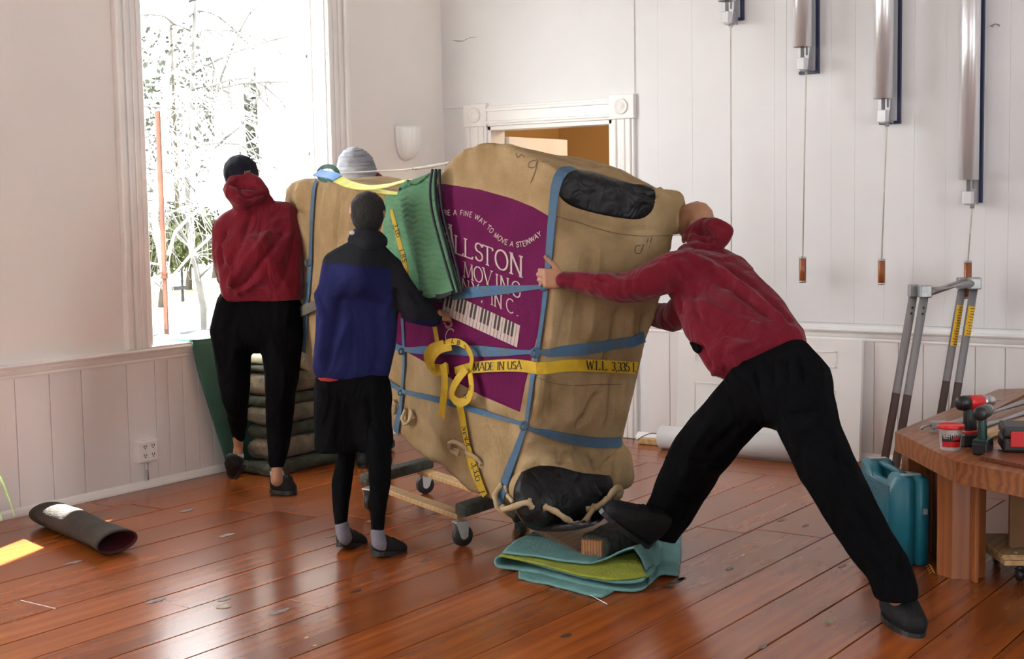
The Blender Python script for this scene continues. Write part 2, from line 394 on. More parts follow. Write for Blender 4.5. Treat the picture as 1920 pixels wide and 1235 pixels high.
# windows of the left wall (the visible one stands open: its sashes are out)
def window_left(n, a, b):
    t = thing('window_%d' % n, None, None, (a, YW, Z0)); t['kind'] = 'structure'
    def bxp(name, *q, m=TRIM, bev=.004):
        bm = bmesh.new(); box(bm, *q, bev); return obj(name, bm, m, t)
    for s, e in ((-1, a), (1, b)):
        q = lambda u, v: (min(e+s*u, e+s*v), max(e+s*u, e+s*v))
        z1 = Z1+.2
        bxp('casing', *q(-.005, .185), YW-.022, YW, .80, z1)
        bxp('casing_moulding', *q(.0, .035), YW-.034, YW-.020, .80, z1, bev=.006)
        bxp('casing_moulding', *q(.055, .075), YW-.030, YW-.020, .80, z1, bev=.006)
        bxp('casing_moulding', *q(.10, .125), YW-.036, YW-.020, .80, z1, bev=.008)
        bxp('casing_moulding', *q(.15, .19), YW-.048, YW-.020, .80, z1, bev=.010)
        bxp('jamb', *q(-.018, .0), YW-.01, YW+TW+.01, Z0, Z1)
        bxp('stop', *q(-.035, -.018), YW+.10, YW+.125, Z0, Z1)
        bxp('stop', *q(-.030, -.018), YW+.19, YW+.205, Z0, Z1)
    bxp('head_casing', a-.19, b+.19, YW-.03, YW, Z1, Z1+.2)
    bxp('head_jamb', a, b, YW-.01, YW+TW+.01, Z1-.02, Z1)
    bxp('sill', a-.02, b+.02, YW-.045, YW+TW+.06, Z0-.02, Z0+.012, bev=.006)
    return t
for n, (a, b) in enumerate(LEFT_WIN): W = window_left(n+1, a, b); W1 = W if n == 0 else W1
# screen catches on the right jamb of the open window
for z in (1.92, 2.55):
    bm = bmesh.new(); box(bm, 6.915, 6.945, YW+.13, YW+.17, z, z+.03, .004); obj('catch', bm, STEEL, W1)
# doorway in the right wall, hall behind
t = thing('door_1', None, None, (XW, (DY0+DY1)/2, 0)); t['kind'] = 'structure'
def dp(name, *q, m=TRIM, bev=.004):
    bm = bmesh.new(); box(bm, *q, bev); return obj(name, bm, m, t)
for a, b in ((DY0-.17, DY0), (DY1, DY1+.18)):
    dp('casing', XW-.025, XW, a, b, 0, DZ); dp('casing_moulding', XW-.036, XW-.02, a+.02, a+.04, 0, DZ, bev=.006)
    dp('casing_moulding', XW-.036, XW-.02, b-.04, b-.02, 0, DZ, bev=.006); dp('casing_moulding', XW-.032, XW-.02, (a+b)/2-.02, (a+b)/2+.02, 0, DZ, bev=.006)
    blk = dp('corner_block', XW-.04, XW, a-.01, b+.01, DZ, DZ+.16)
    bm = bmesh.new(); lathe(bm, [(.052, 0), (.052, .008), (.044, .012), (.036, .004), (.03, .004), (.02, .012), (0, .014)], (XW-.04, (a+b)/2, DZ+.08), V((-1, 0, 0)), 28); obj('rosette', bm, TRIM, blk, True)
dp('head_casing', XW-.025, XW, DY0, DY1, DZ, DZ+.14)
dp('casing_moulding', XW-.038, XW-.02, DY0, DY1, DZ+.015, DZ+.035, bev=.006); dp('casing_moulding', XW-.038, XW-.02, DY0, DY1, DZ+.10, DZ+.125, bev=.006)
for a, b in ((DY0, DY0+.03), (DY1-.03, DY1)): dp('jamb', XW-.01, XW+.16, a, b, 0, DZ)
dp('head_jamb', XW-.01, XW+.16, DY0, DY1, DZ-.03, DZ)
TANW = mat('ochre_hall_paint', (.50, .30, .105), .7, .04, 1.5)
bm = bmesh.new(); box(bm, XW+2.0, XW+2.1, 3.6, 7.2, 0, 2.7); box(bm, XW+.15, XW+2.0, 6.7, 6.8, 0, 2.7); box(bm, XW+.15, XW+2.0, 3.6, 3.7, 0, 2.7)
struct('wall_hall', bm, TANW)
bm = bmesh.new(); box(bm, XW+.15, XW+2.1, 3.6, 7.2, 2.7, 2.8); struct('ceiling_hall', bm, WHITE)
l = bpy.data.lights.new('hall_fill_light', 'POINT'); l.energy = 26; l.color = (1, .86, .66); l.shadow_soft_size = .12  # added point lamp, out of view, to brighten the hall behind the doorway
o = bpy.data.objects.new('hall_fill_light', l); COL.objects.link(o); o.location = (XW+1.1, 4.6, 2.45)
h0 = V((XW+.17, DY1-.04, 0)); e = G(1060, 248, 2.06); e.z = 0; ee = V((e.x, e.y, 0)); dv = None
for k in range(60):
    q = ee*(.96+k*.004)
    if dv is None and (q-h0).length > .82 and q.x > h0.x: dv = (q-h0).normalized()
dv = dv or (e-h0).normalized(); nv = V((dv.y, -dv.x, 0))
t2 = thing('door_2', None, None, h0); t2['kind'] = 'structure'
bm = bmesh.new(); obox(bm, h0+dv*.41+V((0, 0, 1.04)), dv*.41, nv*.02, V((0, 0, 1.02)), .004); obj('door_leaf', bm, TRIM, t2)
for z, hh in ((1.55, .36), (.55, .38)):
    for u in (.22, .60):
        bm = bmesh.new(); obox(bm, h0+dv*u+V((0, 0, z))+nv*.022, dv*.13, nv*.005, V((0, 0, hh)), .004); obox(bm, h0+dv*u+V((0, 0, z))-nv*.022, dv*.13, nv*.005, V((0, 0, hh)), .004); obj('door_panel', bm, TRIM, t2)
bm = bmesh.new(); lathe(bm, [(.012, 0), (.012, .03), (.026, .04), (.028, .055), (.018, .07), (0, .072)], h0+dv*.76+nv*.02+V((0, 0, .95)), nv, 16); obj('door_knob', bm, ALU, t2, True)
# hairline crack in the plaster by the corner
bm = bmesh.new(); P = [PXW(x, y, XW-.0095) for x, y in ((850, 76), (858, 77), (868, 77), (880, 71), (896, 69))]
ribbon(bm, P, [V((-1, 0, 0))]*5, [.004, .006, .004, .003, .001], .0004); obj('plaster_crack', bm, mat('crack_grey', (.25, .23, .21), .9), WALL_R)
# ================================================================== WALL FITTINGS
def chime(pxl, pxr, ybot_tube, ybot_plate, ystr, hy0, hy1, label):
    """tube doorbell chime: navy backboard, plate, tube, striker block, pull cord with wooden grip"""
    p = PXW(pxr, ybot_plate, XW-.012); y1 = PXW(pxl+10, ybot_plate, XW-.012).y; y0 = p.y; z0 = p.z
    t = thing('tube_chime', label, 'chime', (XW-.01, (y0+y1)/2, z0), 'tube chimes hung on the right wall')
    zt = 3.45
    bm = bmesh.new(); box(bm, XW-.032, XW-.010, y0, y1, z0, zt, .002); obj('backboard', bm, mat('navy_board', (.012, .02, .07), .4), t)
    bm = bmesh.new(); box(bm, XW-.040, XW-.0315, y0+.018, y1, z0+.018, zt-.02, .002); obj('mounting_plate', bm, ALU, t)
    yt = PXW((pxl+pxr)/2-9, ybot_tube, XW-.13).y; zb = PXW(pxl+15, ybot_tube, XW-.13).z; c = V((XW-.13, yt, zb)); R_ = .056
    bm = bmesh.new(); lathe(bm, [(R_-.004, .05), (R_-.004, 0), (R_, 0), (R_, zt-.05-zb), (R_-.004, zt-.05-zb)], c, n=32); obj('tube', bm, mat('polished_aluminium_tube', (.80, .80, .82), .30, .01, 2, metal=.6), t, True)
    bm = bmesh.new(); tube(bm, [c+V((0, 0, .06)), c+V((0, 0, -.07))], .011); tube(bm, [c+V((0, -.028, .06)), c+V((0, -.028, -.05))], .006); obj('hanger_rod', bm, ALU, t, True)
    bm = bmesh.new(); box(bm, c.x-.03, c.x+.03, c.y-.024, c.y+.024, c.z-.135, c.z-.065, .005); obj('striker_block', bm, mat('clear_acrylic', (.75, .76, .77), .15, .02, 5), t)
    bm = bmesh.new(); box(bm, c.x+.02, XW-.04, c.y-.012, c.y+.03, c.z-.14, c.z-.115, .003); poly_prism(bm, [V((XW-.04, c.y-.03, c.z-.14)), V((c.x+.02, c.y-.03, c.z-.13)), V((XW-.06, c.y-.03, c.z+.06)), V((XW-.04, c.y-.03, c.z+.07))], (0, .006, 0)); obj('bracket', bm, ALU, t)
    bm = bmesh.new(); tube(bm, [V((c.x+.01, c.y-.02, c.z-.14)), V((c.x+.01, c.y-.02, c.z-.16))], .012); obj('pulley', bm, ALU, t, True)
    if hy1:
        x_ = c.x+.01; g0 = PXW(ystr, hy0, x_); g1 = PXW(ystr, hy1, x_)
    else:
        x_ = c.x+.01; g0 = V((x_, c.y-.02, 1.02)); g1 = V((x_, c.y-.02, .85))
    g1 = V((x_, g0.y, g1.z))
    bm = bmesh.new(); tube(bm, [V((x_, c.y-.02, c.z-.15)), g0], .0042, 6); obj('pull_cord', bm, mat('cream_cord', (.72, .68, .56), .8), t, True)
    h = (g0-g1).length
    bm = bmesh.new(); lathe(bm, [(.018, .012), (.021, .014), (.021, h-.014), (.018, h-.012)], g1, n=18); gr = obj('grip', bm, mat('cherry_wood_grip', (.30, .085, .02), .35, .15, 20, stretch=(1, 1, .1)), t, True)
    bm = bmesh.new(); lathe(bm, [(.015, 0), (.0215, .002), (.0215, .013), (.015, .015)], g1, n=18); obj('ferrule', bm, ALU, gr, True)
    bm = bmesh.new(); lathe(bm, [(.015, 0), (.0215, .002), (.0215, .013), (.015, .015)], g1+V((0, 0, h-.015)), n=18); obj('ferrule', bm, ALU, gr, True)
chime(1348, 1396, 2, 38, 1367, 500, 0, 'highest and leftmost tube chime on the right wall, its cord falling behind the pushing man')
chime(1490, 1537, 88, 138, 1505, 481, 530, 'tube chime second from the left, grip hanging just right of the pushing man')
chime(1640, 1690, 185, 232, 1653, 485, 534, 'tube chime third from the left, grip hanging free left of the aluminium frame')
chime(1807, 1843, 337, 380, 1815, 488, 560, 'longest and rightmost tube chime, its grip ending behind the aluminium frame top')
# screw hook right of the longest chime
p = PXW(1862, 50, XW-.01); bm = bmesh.new(); tube(bm, [p, p+V((-.04, -.0, 0)), p+V((-.06, -.03, .008)), p+V((-.05, -.05, 0)), p+V((-.03, -.04, -.004))], .003, 6); tag(obj('wire_hook', bm, STEEL, None, True), 'small wire hook in the wall right of the longest chime', 'hook')
# sconce: fluted white half bowl
c = PYW(759, 266, YW); t = thing('wall_sconce', 'white fluted half bowl wall sconce near the corner', 'lamp', c)
bm = bmesh.new(); n = 48; rings = []
for k in range(11):
    u = k/10; R_ = .088*math.sqrt(max(0, 1-(1-u)**2.6))+.01; z = -.125+.23*u
    rings.append([bm.verts.new((c.x+math.cos(PI*j/n)*R_*1.08*(1+.055*abs(math.sin(j*PI/6))), c.y-math.sin(PI*j/n)*R_*1.1*(1+.055*abs(math.sin(j*PI/6)))-.004, c.z+z)) for j in range(n+1)])
for q, s in zip(rings, rings[1:]):
    for j in range(n): bm.faces.new((q[j], q[j+1], s[j+1], s[j]))
me = bpy.data.meshes.new('shade'); bm.to_mesh(me); bm.free(); o = link('shade', me, mat('opal_glass', (.93, .95, .92), .3, .01), t, True); md = o.modifiers.new('s', 'SOLIDIFY'); md.thickness = .006
bm = bmesh.new(); box(bm, c.x-.05, c.x+.05, YW-.012, YW, c.z-.08, c.z+.09, .004); obj('back_plate', bm, TRIM, t)
# outlet with conduit
a = PYW(258, 828, YW-.05); b = PYW(297, 862, YW-.05); t = thing('power_outlet', 'white surface box with four power sockets low on the left wall', 'outlet', (a.x, YW-.014, b.z))
bm = bmesh.new(); box(bm, a.x, b.x, YW-.055, YW-.014, b.z, a.z, .005); obj('box', bm, TRIM, t)
bm = bmesh.new(); box(bm, a.x+.008, b.x-.008, YW-.060, YW-.054, b.z+.008, a.z-.008, .003); obj('cover_plate', bm, TRIM, t)
for i in range(2):
    for j in range(2):
        q = V((a.x+(b.x-a.x)*(.30+.4*i), YW-.061, b.z+(a.z-b.z)*(.30+.4*j)))
        bm = bmesh.new()
        for dx in (-.008, .008): box(bm, q.x+dx-.0018, q.x+dx+.0018, q.y-.001, q.y+.001, q.z, q.z+.012)
        box(bm, q.x-.003, q.x+.003, q.y-.001, q.y+.001, q.z-.010, q.z-.004); obj('socket', bm, INK, t)
xm = (a.x+b.x)/2
bm = bmesh.new(); tube(bm, [(xm, YW-.032, b.z+.01), (xm, YW-.032, .05)], .011); obj('conduit', bm, TRIM, t, True)
# ================================================================== OUTDOORS
def leafy(name, c, rx, ry, rz, n, size, m, parent):
    """crown of many small leaf blades"""
    verts, faces = [], []
    for i in range(n):
        d = V((random.gauss(0, 1), random.gauss(0, 1), random.gauss(0, 1))).normalized()*random.uniform(.35, 1)
        p = V((c[0]+d.x*rx, c[1]+d.y*ry, c[2]+d.z*rz)); a = V((random.uniform(-1, 1), random.uniform(-1, 1), random.uniform(-1, 1))).normalized(); b = a.cross(V((random.random(), random.random(), random.random()+.1))).normalized()
        s = size*random.uniform(.6, 1.4); k = len(verts)
        verts += [p-a*s, p-b*s*.5, p+a*s, p+b*s*.5]; faces.append((k, k+1, k+2, k+3))
    me = bpy.data.meshes.new(name); me.from_pydata([tuple(v) for v in verts], [], faces)
    o = link(name, me, m, parent); o['kind'] = 'stuff'; return o
bm = bmesh.new(); box(bm, -10, 60, YW+TW, 16, -.75, -.55); struct('ground_drive', bm, mat('pale_gravel_ground', (.085, .085, .082), .9, .1, 3))
bm = bmesh.new(); box(bm, -10, 80, 17.5, 90, -.75, -.38); struct('ground_field', bm, mat('dry_grass_ground', (.105, .088, .045), .9, .25, .5, c2=(.060, .062, .030)))
t = thing('stone_wall', 'low grey stone kerb wall across the yard outside', 'wall', (12, 16.5, -.75))
bm = bmesh.new(); box(bm, 2, 60, 16.1, 17.5, -.75, -.34, .04); obj('wall_core', bm, mat('grey_stone', (.040, .045, .052), .9, .2, 2, .3, 8), t)
bm = bmesh.new(); box(bm, 2, 60, 16.0, 17.6, -.34, -.22, .03); obj('coping', bm, mat('pale_stone', (.070, .076, .084), .9, .15, 2, .3, 8), t)
# reddish downpipe outside the left jamb
a = PYW(303, 380, 7.0); b = PYW(312, 640, 7.0)
bm = bmesh.new(); tube(bm, [(a.x, 7.0, -.55), (a.x, 7.0, 2.2)], .022); tube(bm, [(a.x, 7.0, 1.15), (a.x, 7.0, 1.19)], .03); tag(obj('rusty_post', bm, mat('rust_paint', (.13, .045, .022), .7, .2, 8), None, True), 'thin rusty orange post standing just outside the open window', 'post')
q = G(343, 565, -.38); tt = thing('garden_signpost', 'small dark signpost in the dry grass beyond the kerb', 'post', q)
bm = bmesh.new(); tube(bm, [q, q+V((0, 0, .75))], .035); obj('post', bm, mat('grey_post', (.02, .02, .022), .8), tt); bm = bmesh.new(); box(bm, q.x-.35, q.x+.1, q.y-.03, q.y+.03, q.z+.25, q.z+.33); obj('crossbar', bm, mat('grey_post', (1, 1, 1)), tt)
PALEBARK = mat('pale_bark', (.60, .56, .50), .9, .1, 4, .3, 12); TWIGM = mat('grey_twig_bark', (.10, .095, .085), .9, .2, 4, .3, 12); BARK = mat('grey_brown_bark', (.10, .08, .06), .9, .2, 4, .3, 12)
LEAFM = mat('olive_foliage', (.060, .070, .030), .9, .2, .8, spec=.1); CONM = mat('dark_conifer_foliage', (.075, .082, .066), .9, .2, .6, spec=.1)
def trunk_tree(px, wpx, y, label, m=PALEBARK):
    b = PYW(px, 560, y); b.z = -.5; r_ = wpx/2*((b-CAM).length)/FPX*1.05
    t = thing('tree', label, 'tree', b, 'tall trunks outside the window')
    bm = bmesh.new(); tube(bm, [b, b+V((.02, 0, 2)), b+V((-.05, 0, 5)), b+V((0, 0, 9))], [r_*1.15, r_, r_*.95, r_*.85], 18); obj('trunk', bm, m, t, True)
    for k in range(4):
        h = 5.2+k*.8; s = (-1)**k; bm = bmesh.new(); tube(bm, [b+V((0, 0, h)), b+V((s*1.0, .3, h+.7)), b+V((s*2.2, .5, h+1.1))], [r_*.35, r_*.22, .03], 8); obj('branch', bm, m, t, True)
trunk_tree(443, 52, 13.5, 'broad pale tree trunk behind the man in the cap')
trunk_tree(528, 62, 14.5, 'broad pale tree trunk right of the capped man')
def bare_tree(px, y, label, seed, n=10, hgt=3.4, bk=None):
    bk = bk or PALEBARK
    random.seed(seed); b = PYW(px, 560, y); b.z = -.5
    t = thing('bare_tree', label, 'tree', b); bm = bmesh.new()
    tr = [b, b+V((.05, 0, 1.0)), b+V((-.05, .1, 2.0)), b+V((.1, 0, hgt))]; tube(bm, tr, [.045, .04, .03, .02], 10); obj('trunk', bm, bk, t, True)
    for k in range(n):
        h = 1.35+k*(hgt-1.35)/n; a = random.uniform(0, 2*PI); L_ = random.uniform(1.0, 2.1); p = b+V((0, 0, h)); dr = V((math.cos(a), math.sin(a)*.5, random.uniform(-.15, .75))).normalized()
        bm = bmesh.new(); pts = [p]
        for s in range(6): pts.append(pts[-1]+dr*L_/6); dr = (dr+V((random.uniform(-.25, .25), random.uniform(-.2, .2), random.uniform(-.42, .12)))).normalized()
        tube(bm, pts, [.018, .015, .012, .010, .008, .006, .003], 6)
        for s in range(1, 7):
            for _ in range(5):
                d2 = (dr+V((random.uniform(-1, 1), random.uniform(-.7, .7), random.uniform(-.9, .6)))).normalized(); q = pts[s]; e = [q]
                for _2 in range(3): e.append(e[-1]+d2*random.uniform(.12, .26)); d2 = (d2+V((random.uniform(-.3, .3), random.uniform(-.3, .3), random.uniform(-.5, .1)))).normalized()
                tube(bm, e, [.005, .004, .003, .002], 4, False)
        obj('branch', bm, bk, t, True)
bare_tree(318, 9.6, 'bare tree with a tangle of pale twigs filling the window left side', 11, 18)
bare_tree(375, 11.5, 'bare tree with pale twigs just left of the capped man', 23, 20, hgt=4.4, bk=TWIGM)
random.seed(5)
def shrub(px, py, y, rx, rz, label, m=LEAFM, n=1500, sz=.07):
    c = PYW(px, py, y); t = thing('shrub', label, 'shrub', (c.x, c.y, -.38), 'evergreen shrubs beyond the yard')
    leafy('foliage', c, rx, rx*.7, rz, n, sz, m, t)
    bm = bmesh.new(); tube(bm, [(c.x, c.y, -.4), (c.x+.1, c.y, c.z)], [.09, .05], 8); obj('stem', bm, BARK, t, True)
shrub(300, 465, 22, 1.1, .55, 'olive evergreen shrub at the far left edge of the view', n=1600)
shrub(350, 440, 26, 1.3, .8, 'broad olive evergreen shrub behind the bare twigs', n=1900)
shrub(400, 455, 29.5, 1.1, .6, 'olive evergreen shrub seen beside the capped man shoulder', n=1500)
def conifer(px, y, rx, z0, z1, label, n=3500, m=CONM):
    c = PYW(px, 300, y); t = thing('conifer', label, 'tree', (c.x, c.y, -.4), 'dark conifers behind the pale trunks')
    leafy('foliage', (c.x, c.y, (z0+z1)/2), rx, rx, (z1-z0)/2, n, .11, m, t); bm = bmesh.new(); tube(bm, [(c.x, c.y, -.4), (c.x, c.y, z1)], [.14, .05], 8); obj('trunk', bm, BARK, t, True)
conifer(486, 27, .55, 0, 5.2, 'narrow conifer seen between the two pale trunks', 1000)
conifer(566, 26, .5, 1, 7.5, 'narrow conifer seen right of the pale trunks', 1300)
conifer(330, 38, 2.9, 1.8, 8, 'wide thin conifer high behind the bare twigs', 1100)
# ================================================================== WRAPPED PIANO
AX = (-_r0*.6+_fh*.8).normalized(); EX = (_r0*.88+_fh*.47).normalized(); PN = AX.cross(_z).normalized()
if PN.dot(_fh) > 0: PN = -PN
PP = D(1010, 600, 6.05)
def FP(px, py, off=0):
    d = ray(px, py); return CAM + d*((PP-CAM).dot(PN)/d.dot(PN)) + PN*off
OUT = [(938, 955, .56), (889, 924, .56), (847, 888, .55), (800, 852, .55), (744, 819, .55), (700, 785, .55), (640, 740, .52), (575, 700, .5), (540, 680, .48),
       (530, 640, .46), (527, 500, .46), (526, 390, .46), (531, 350, .44), (546, 335, .42), (600, 332, .42), (660, 346, .42), (735, 368, .42), (790, 350, .45), (826, 318, .5),
       (845, 294, .55), (870, 275, .58), (905, 264, .6), (950, 270, .62), (1000, 292, .64), (1040, 314, .62), (1050, 332, .62), (1046, 400, .62), (1040, 540, .58), (1020, 655, .53), (996, 795, .48), (972, 880, .54), (950, 940, .56)]
bm = bmesh.new()
DROP = {19: -.02, 20: -.04, 21: -.09, 22: -.12, 23: -.15, 24: -.13, 25: -.10, 26: -.05}
F = [bm.verts.new(FP(x, y)) for x, y, w_ in OUT]; B = [bm.verts.new(FP(x, y)+EX*w_+V((0, 0, DROP.get(i, 0)))) for i, (x, y, w_) in enumerate(OUT)]; n = len(F)
bm.faces.new(F); bm.faces.new(B[::-1])
for i in range(n): bm.faces.new((F[i], B[i], B[(i+1) % n], F[(i+1) % n]))
bmesh.ops.recalc_face_normals(bm, faces=bm.faces)
hull(bm, [(D(1005, 945, 6.13), .10), (D(1125, 935, 6.33), .10), (D(1020, 880, 6.25), .09), (D(1130, 880, 6.4), .09), (D(985, 915, 6.15), .08)])
hull(bm, [(D(1165, 850, 6.42), .04), (D(1168, 895, 6.42), .055), (D(1150, 870, 6.4), .07)])
hull(bm, [(D(1200, 372, 6.36), .05), (D(1268, 372, 6.40), .045), (D(1270, 420, 6.38), .05), (D(1215, 420, 6.3), .05)])
me = remesh(bm, .016, 14, .6)
def SP(px, py, d=6.2): return D(px, py, d)
PIANO_CR = []
def cr_px(pts, amp, wd):
    """crease along pixels: located on the piano by plane, refined after"""
    PIANO_CR.append((pts, amp, wd))
def bvh_of(me): return BVHTree.FromPolygons([v.co.copy() for v in me.vertices], [tuple(p.vertices) for p in me.polygons])
BV = bvh_of(me)
def surf0(bv, px, py, fallback=None):
    d = ray(px, py).normalized(); h = bv.ray_cast(CAM, d)
    if h[0] is None: p = fallback(px, py) if fallback else FP(px, py); return p, PN.copy()
    n_ = h[1]
    if n_.dot(d) > 0: n_ = -n_
    return h[0], n_
for pts, a, wd in [
    ([(1098, 470), (1088, 560), (1078, 650)], -.016, .016), ([(1120, 455), (1112, 560), (1100, 640)], .012, .022), ([(1160, 580), (1150, 640), (1130, 700)], -.014, .016),
    ([(1185, 580), (1180, 650)], .010, .02), ([(1210, 590), (1205, 640)], -.012, .014), ([(1068, 560), (1050, 660)], -.012, .014), ([(1045, 560), (1032, 650)], .012, .018),
    ([(1030, 700), (1025, 790), (1020, 860)], -.016, .015), ([(1015, 700), (1008, 780)], .012, .02), ([(1120, 740), (1100, 780), (1082, 800)], -.014, .015), ([(1150, 705), (1140, 800)], -.012, .013),
    ([(1170, 710), (1165, 790)], .010, .018), ([(1190, 720), (1180, 770)], -.014, .013), ([(1075, 705), (1068, 800)], .008, .025),
    ([(1010, 830), (1012, 880)], -.014, .013), ([(1050, 835), (1052, 868)], -.016, .012), ([(1072, 838), (1068, 870)], .010, .016), ([(1110, 842), (1118, 878)], -.018, .013), ([(1140, 842), (1128, 880)], -.016, .012),
    ([(1150, 845), (1156, 905)], -.018, .012), ([(1000, 820), (985, 880), (975, 930)], .010, .02), ([(1170, 840), (1176, 912)], .008, .018),
    ([(640, 350), (628, 430), (622, 520)], -.012, .018), ([(665, 355), (660, 450)], .012, .025), ([(610, 352), (604, 440), (600, 500)], .008, .02), ([(560, 350), (566, 400)], .012, .03), ([(540, 380), (575, 410)], -.014, .02), ([(640, 370), (660, 350)], .01, .02),
    ([(690, 380), (686, 450)], -.010, .02), ([(940, 280), (1010, 330), (1040, 360)], .006, .03), ([(1060, 285), (1130, 310)], -.012, .02), ([(1120, 320), (1170, 340)], .014, .02), ([(1180, 350), (1235, 372), (1285, 378)], -.020, .016),
    ([(1230, 352), (1288, 358)], .014, .018), ([(1205, 365), (1245, 362)], .012, .014), ([(1070, 410), (1150, 430), (1250, 436)], -.005, .008),
    ([(760, 830), (830, 860), (900, 925)], .012, .03), ([(800, 760), (850, 850)], .008, .04), ([(900, 740), (920, 860)], -.008, .03), ([(940, 800), (945, 880)], .008, .03), ([(765, 700), (775, 800)], .006, .03), ([(870, 820), (900, 900)], -.008, .02)]:
    W_ = [surf0(BV, x, y)[0] for x, y in pts]
    for p, q in zip(W_, W_[1:]): PIANO_CR.append((p, q, a*2.1, wd*.95))
creases(me, PIANO_CR, lambda p, n_: .010*nz(p, (3, 3, 3)) + .004*nz(p, (11, 11, 5), 9))
BV = bvh_of(me)
def surf(px, py, off=0.004, fb=None):
    p, n_ = surf0(BV, px, py, fb); return p+n_*off, n_
base = FP(870, 900); base.z = 0
PIANO = thing('wrapped_piano', 'large piano wrapped in tan canvas tipped on its side, magenta panel and blue straps', 'piano', base)
body = link('canvas_cover', me, CANVAS, PIANO, True)
def star_patch(name, outline, m, parent, off=.004, rings=12, per=5, th=.003, closed_smooth=False):
    P = smooth_path(outline+[outline[0]], per)[:-1] if closed_smooth else [(a[0]+(b[0]-a[0])*k/per, a[1]+(b[1]-a[1])*k/per) for a, b in zip(outline, outline[1:]+outline[:1]) for k in range(per)]
    cx = sum(p[0] for p in P)/len(P); cy = sum(p[1] for p in P)/len(P); bm = bmesh.new()
    c = bm.verts.new(surf(cx, cy, off)[0]); prev = None
    for k in range(1, rings+1):
        u = k/rings; o_ = off if k < rings else off*.15
        ring = [bm.verts.new(surf(cx+(x-cx)*u, cy+(y-cy)*u, o_)[0]) for x, y in P]
        for i in range(len(P)):
            j = (i+1) % len(P)
            if prev: bm.faces.new((prev[i], prev[j], ring[j], ring[i]))
            else: bm.faces.new((c, ring[j], ring[i]))
        prev = ring
    bmesh.ops.recalc_face_normals(bm, faces=bm.faces)
    for f in bm.faces:
        if f.normal.dot(f.calc_center_median()-CAM) > 0: f.normal_flip()
    return obj(name, bm, m, parent, True)
pur = star_patch('magenta_panel', [(822, 345), (836, 345), (900, 355), (960, 372), (1000, 388), (1041, 412), (1038, 470), (1030, 545), (1015, 600), (1000, 660), (985, 720), (975, 772), (940, 757), (900, 740), (850, 712), (800, 680), (760, 658), (742, 640), (740, 560), (760, 480), (790, 400)], PURPLE, PIANO, .005, 26, 8)
tag(pur, 'magenta cloth panel printed with cream lettering and piano keys')
p1 = star_patch('vinyl_patch', [(1049, 325), (1075, 318), (1110, 322), (1150, 334), (1190, 345), (1222, 350), (1229, 368), (1222, 395), (1200, 410), (1160, 408), (1110, 398), (1070, 385), (1050, 368), (1045, 345)], BLACKV, PIANO, .006, 14, 5, closed_smooth=True)
p2 = star_patch('vinyl_patch', [(978, 885), (1010, 873), (1050, 876), (1090, 886), (1130, 890), (1146, 895), (1150, 930), (1130, 975), (1080, 993), (1020, 996), (985, 985), (966, 950), (964, 915)], BLACKV, PIANO, .008, 16, 5, closed_smooth=True)
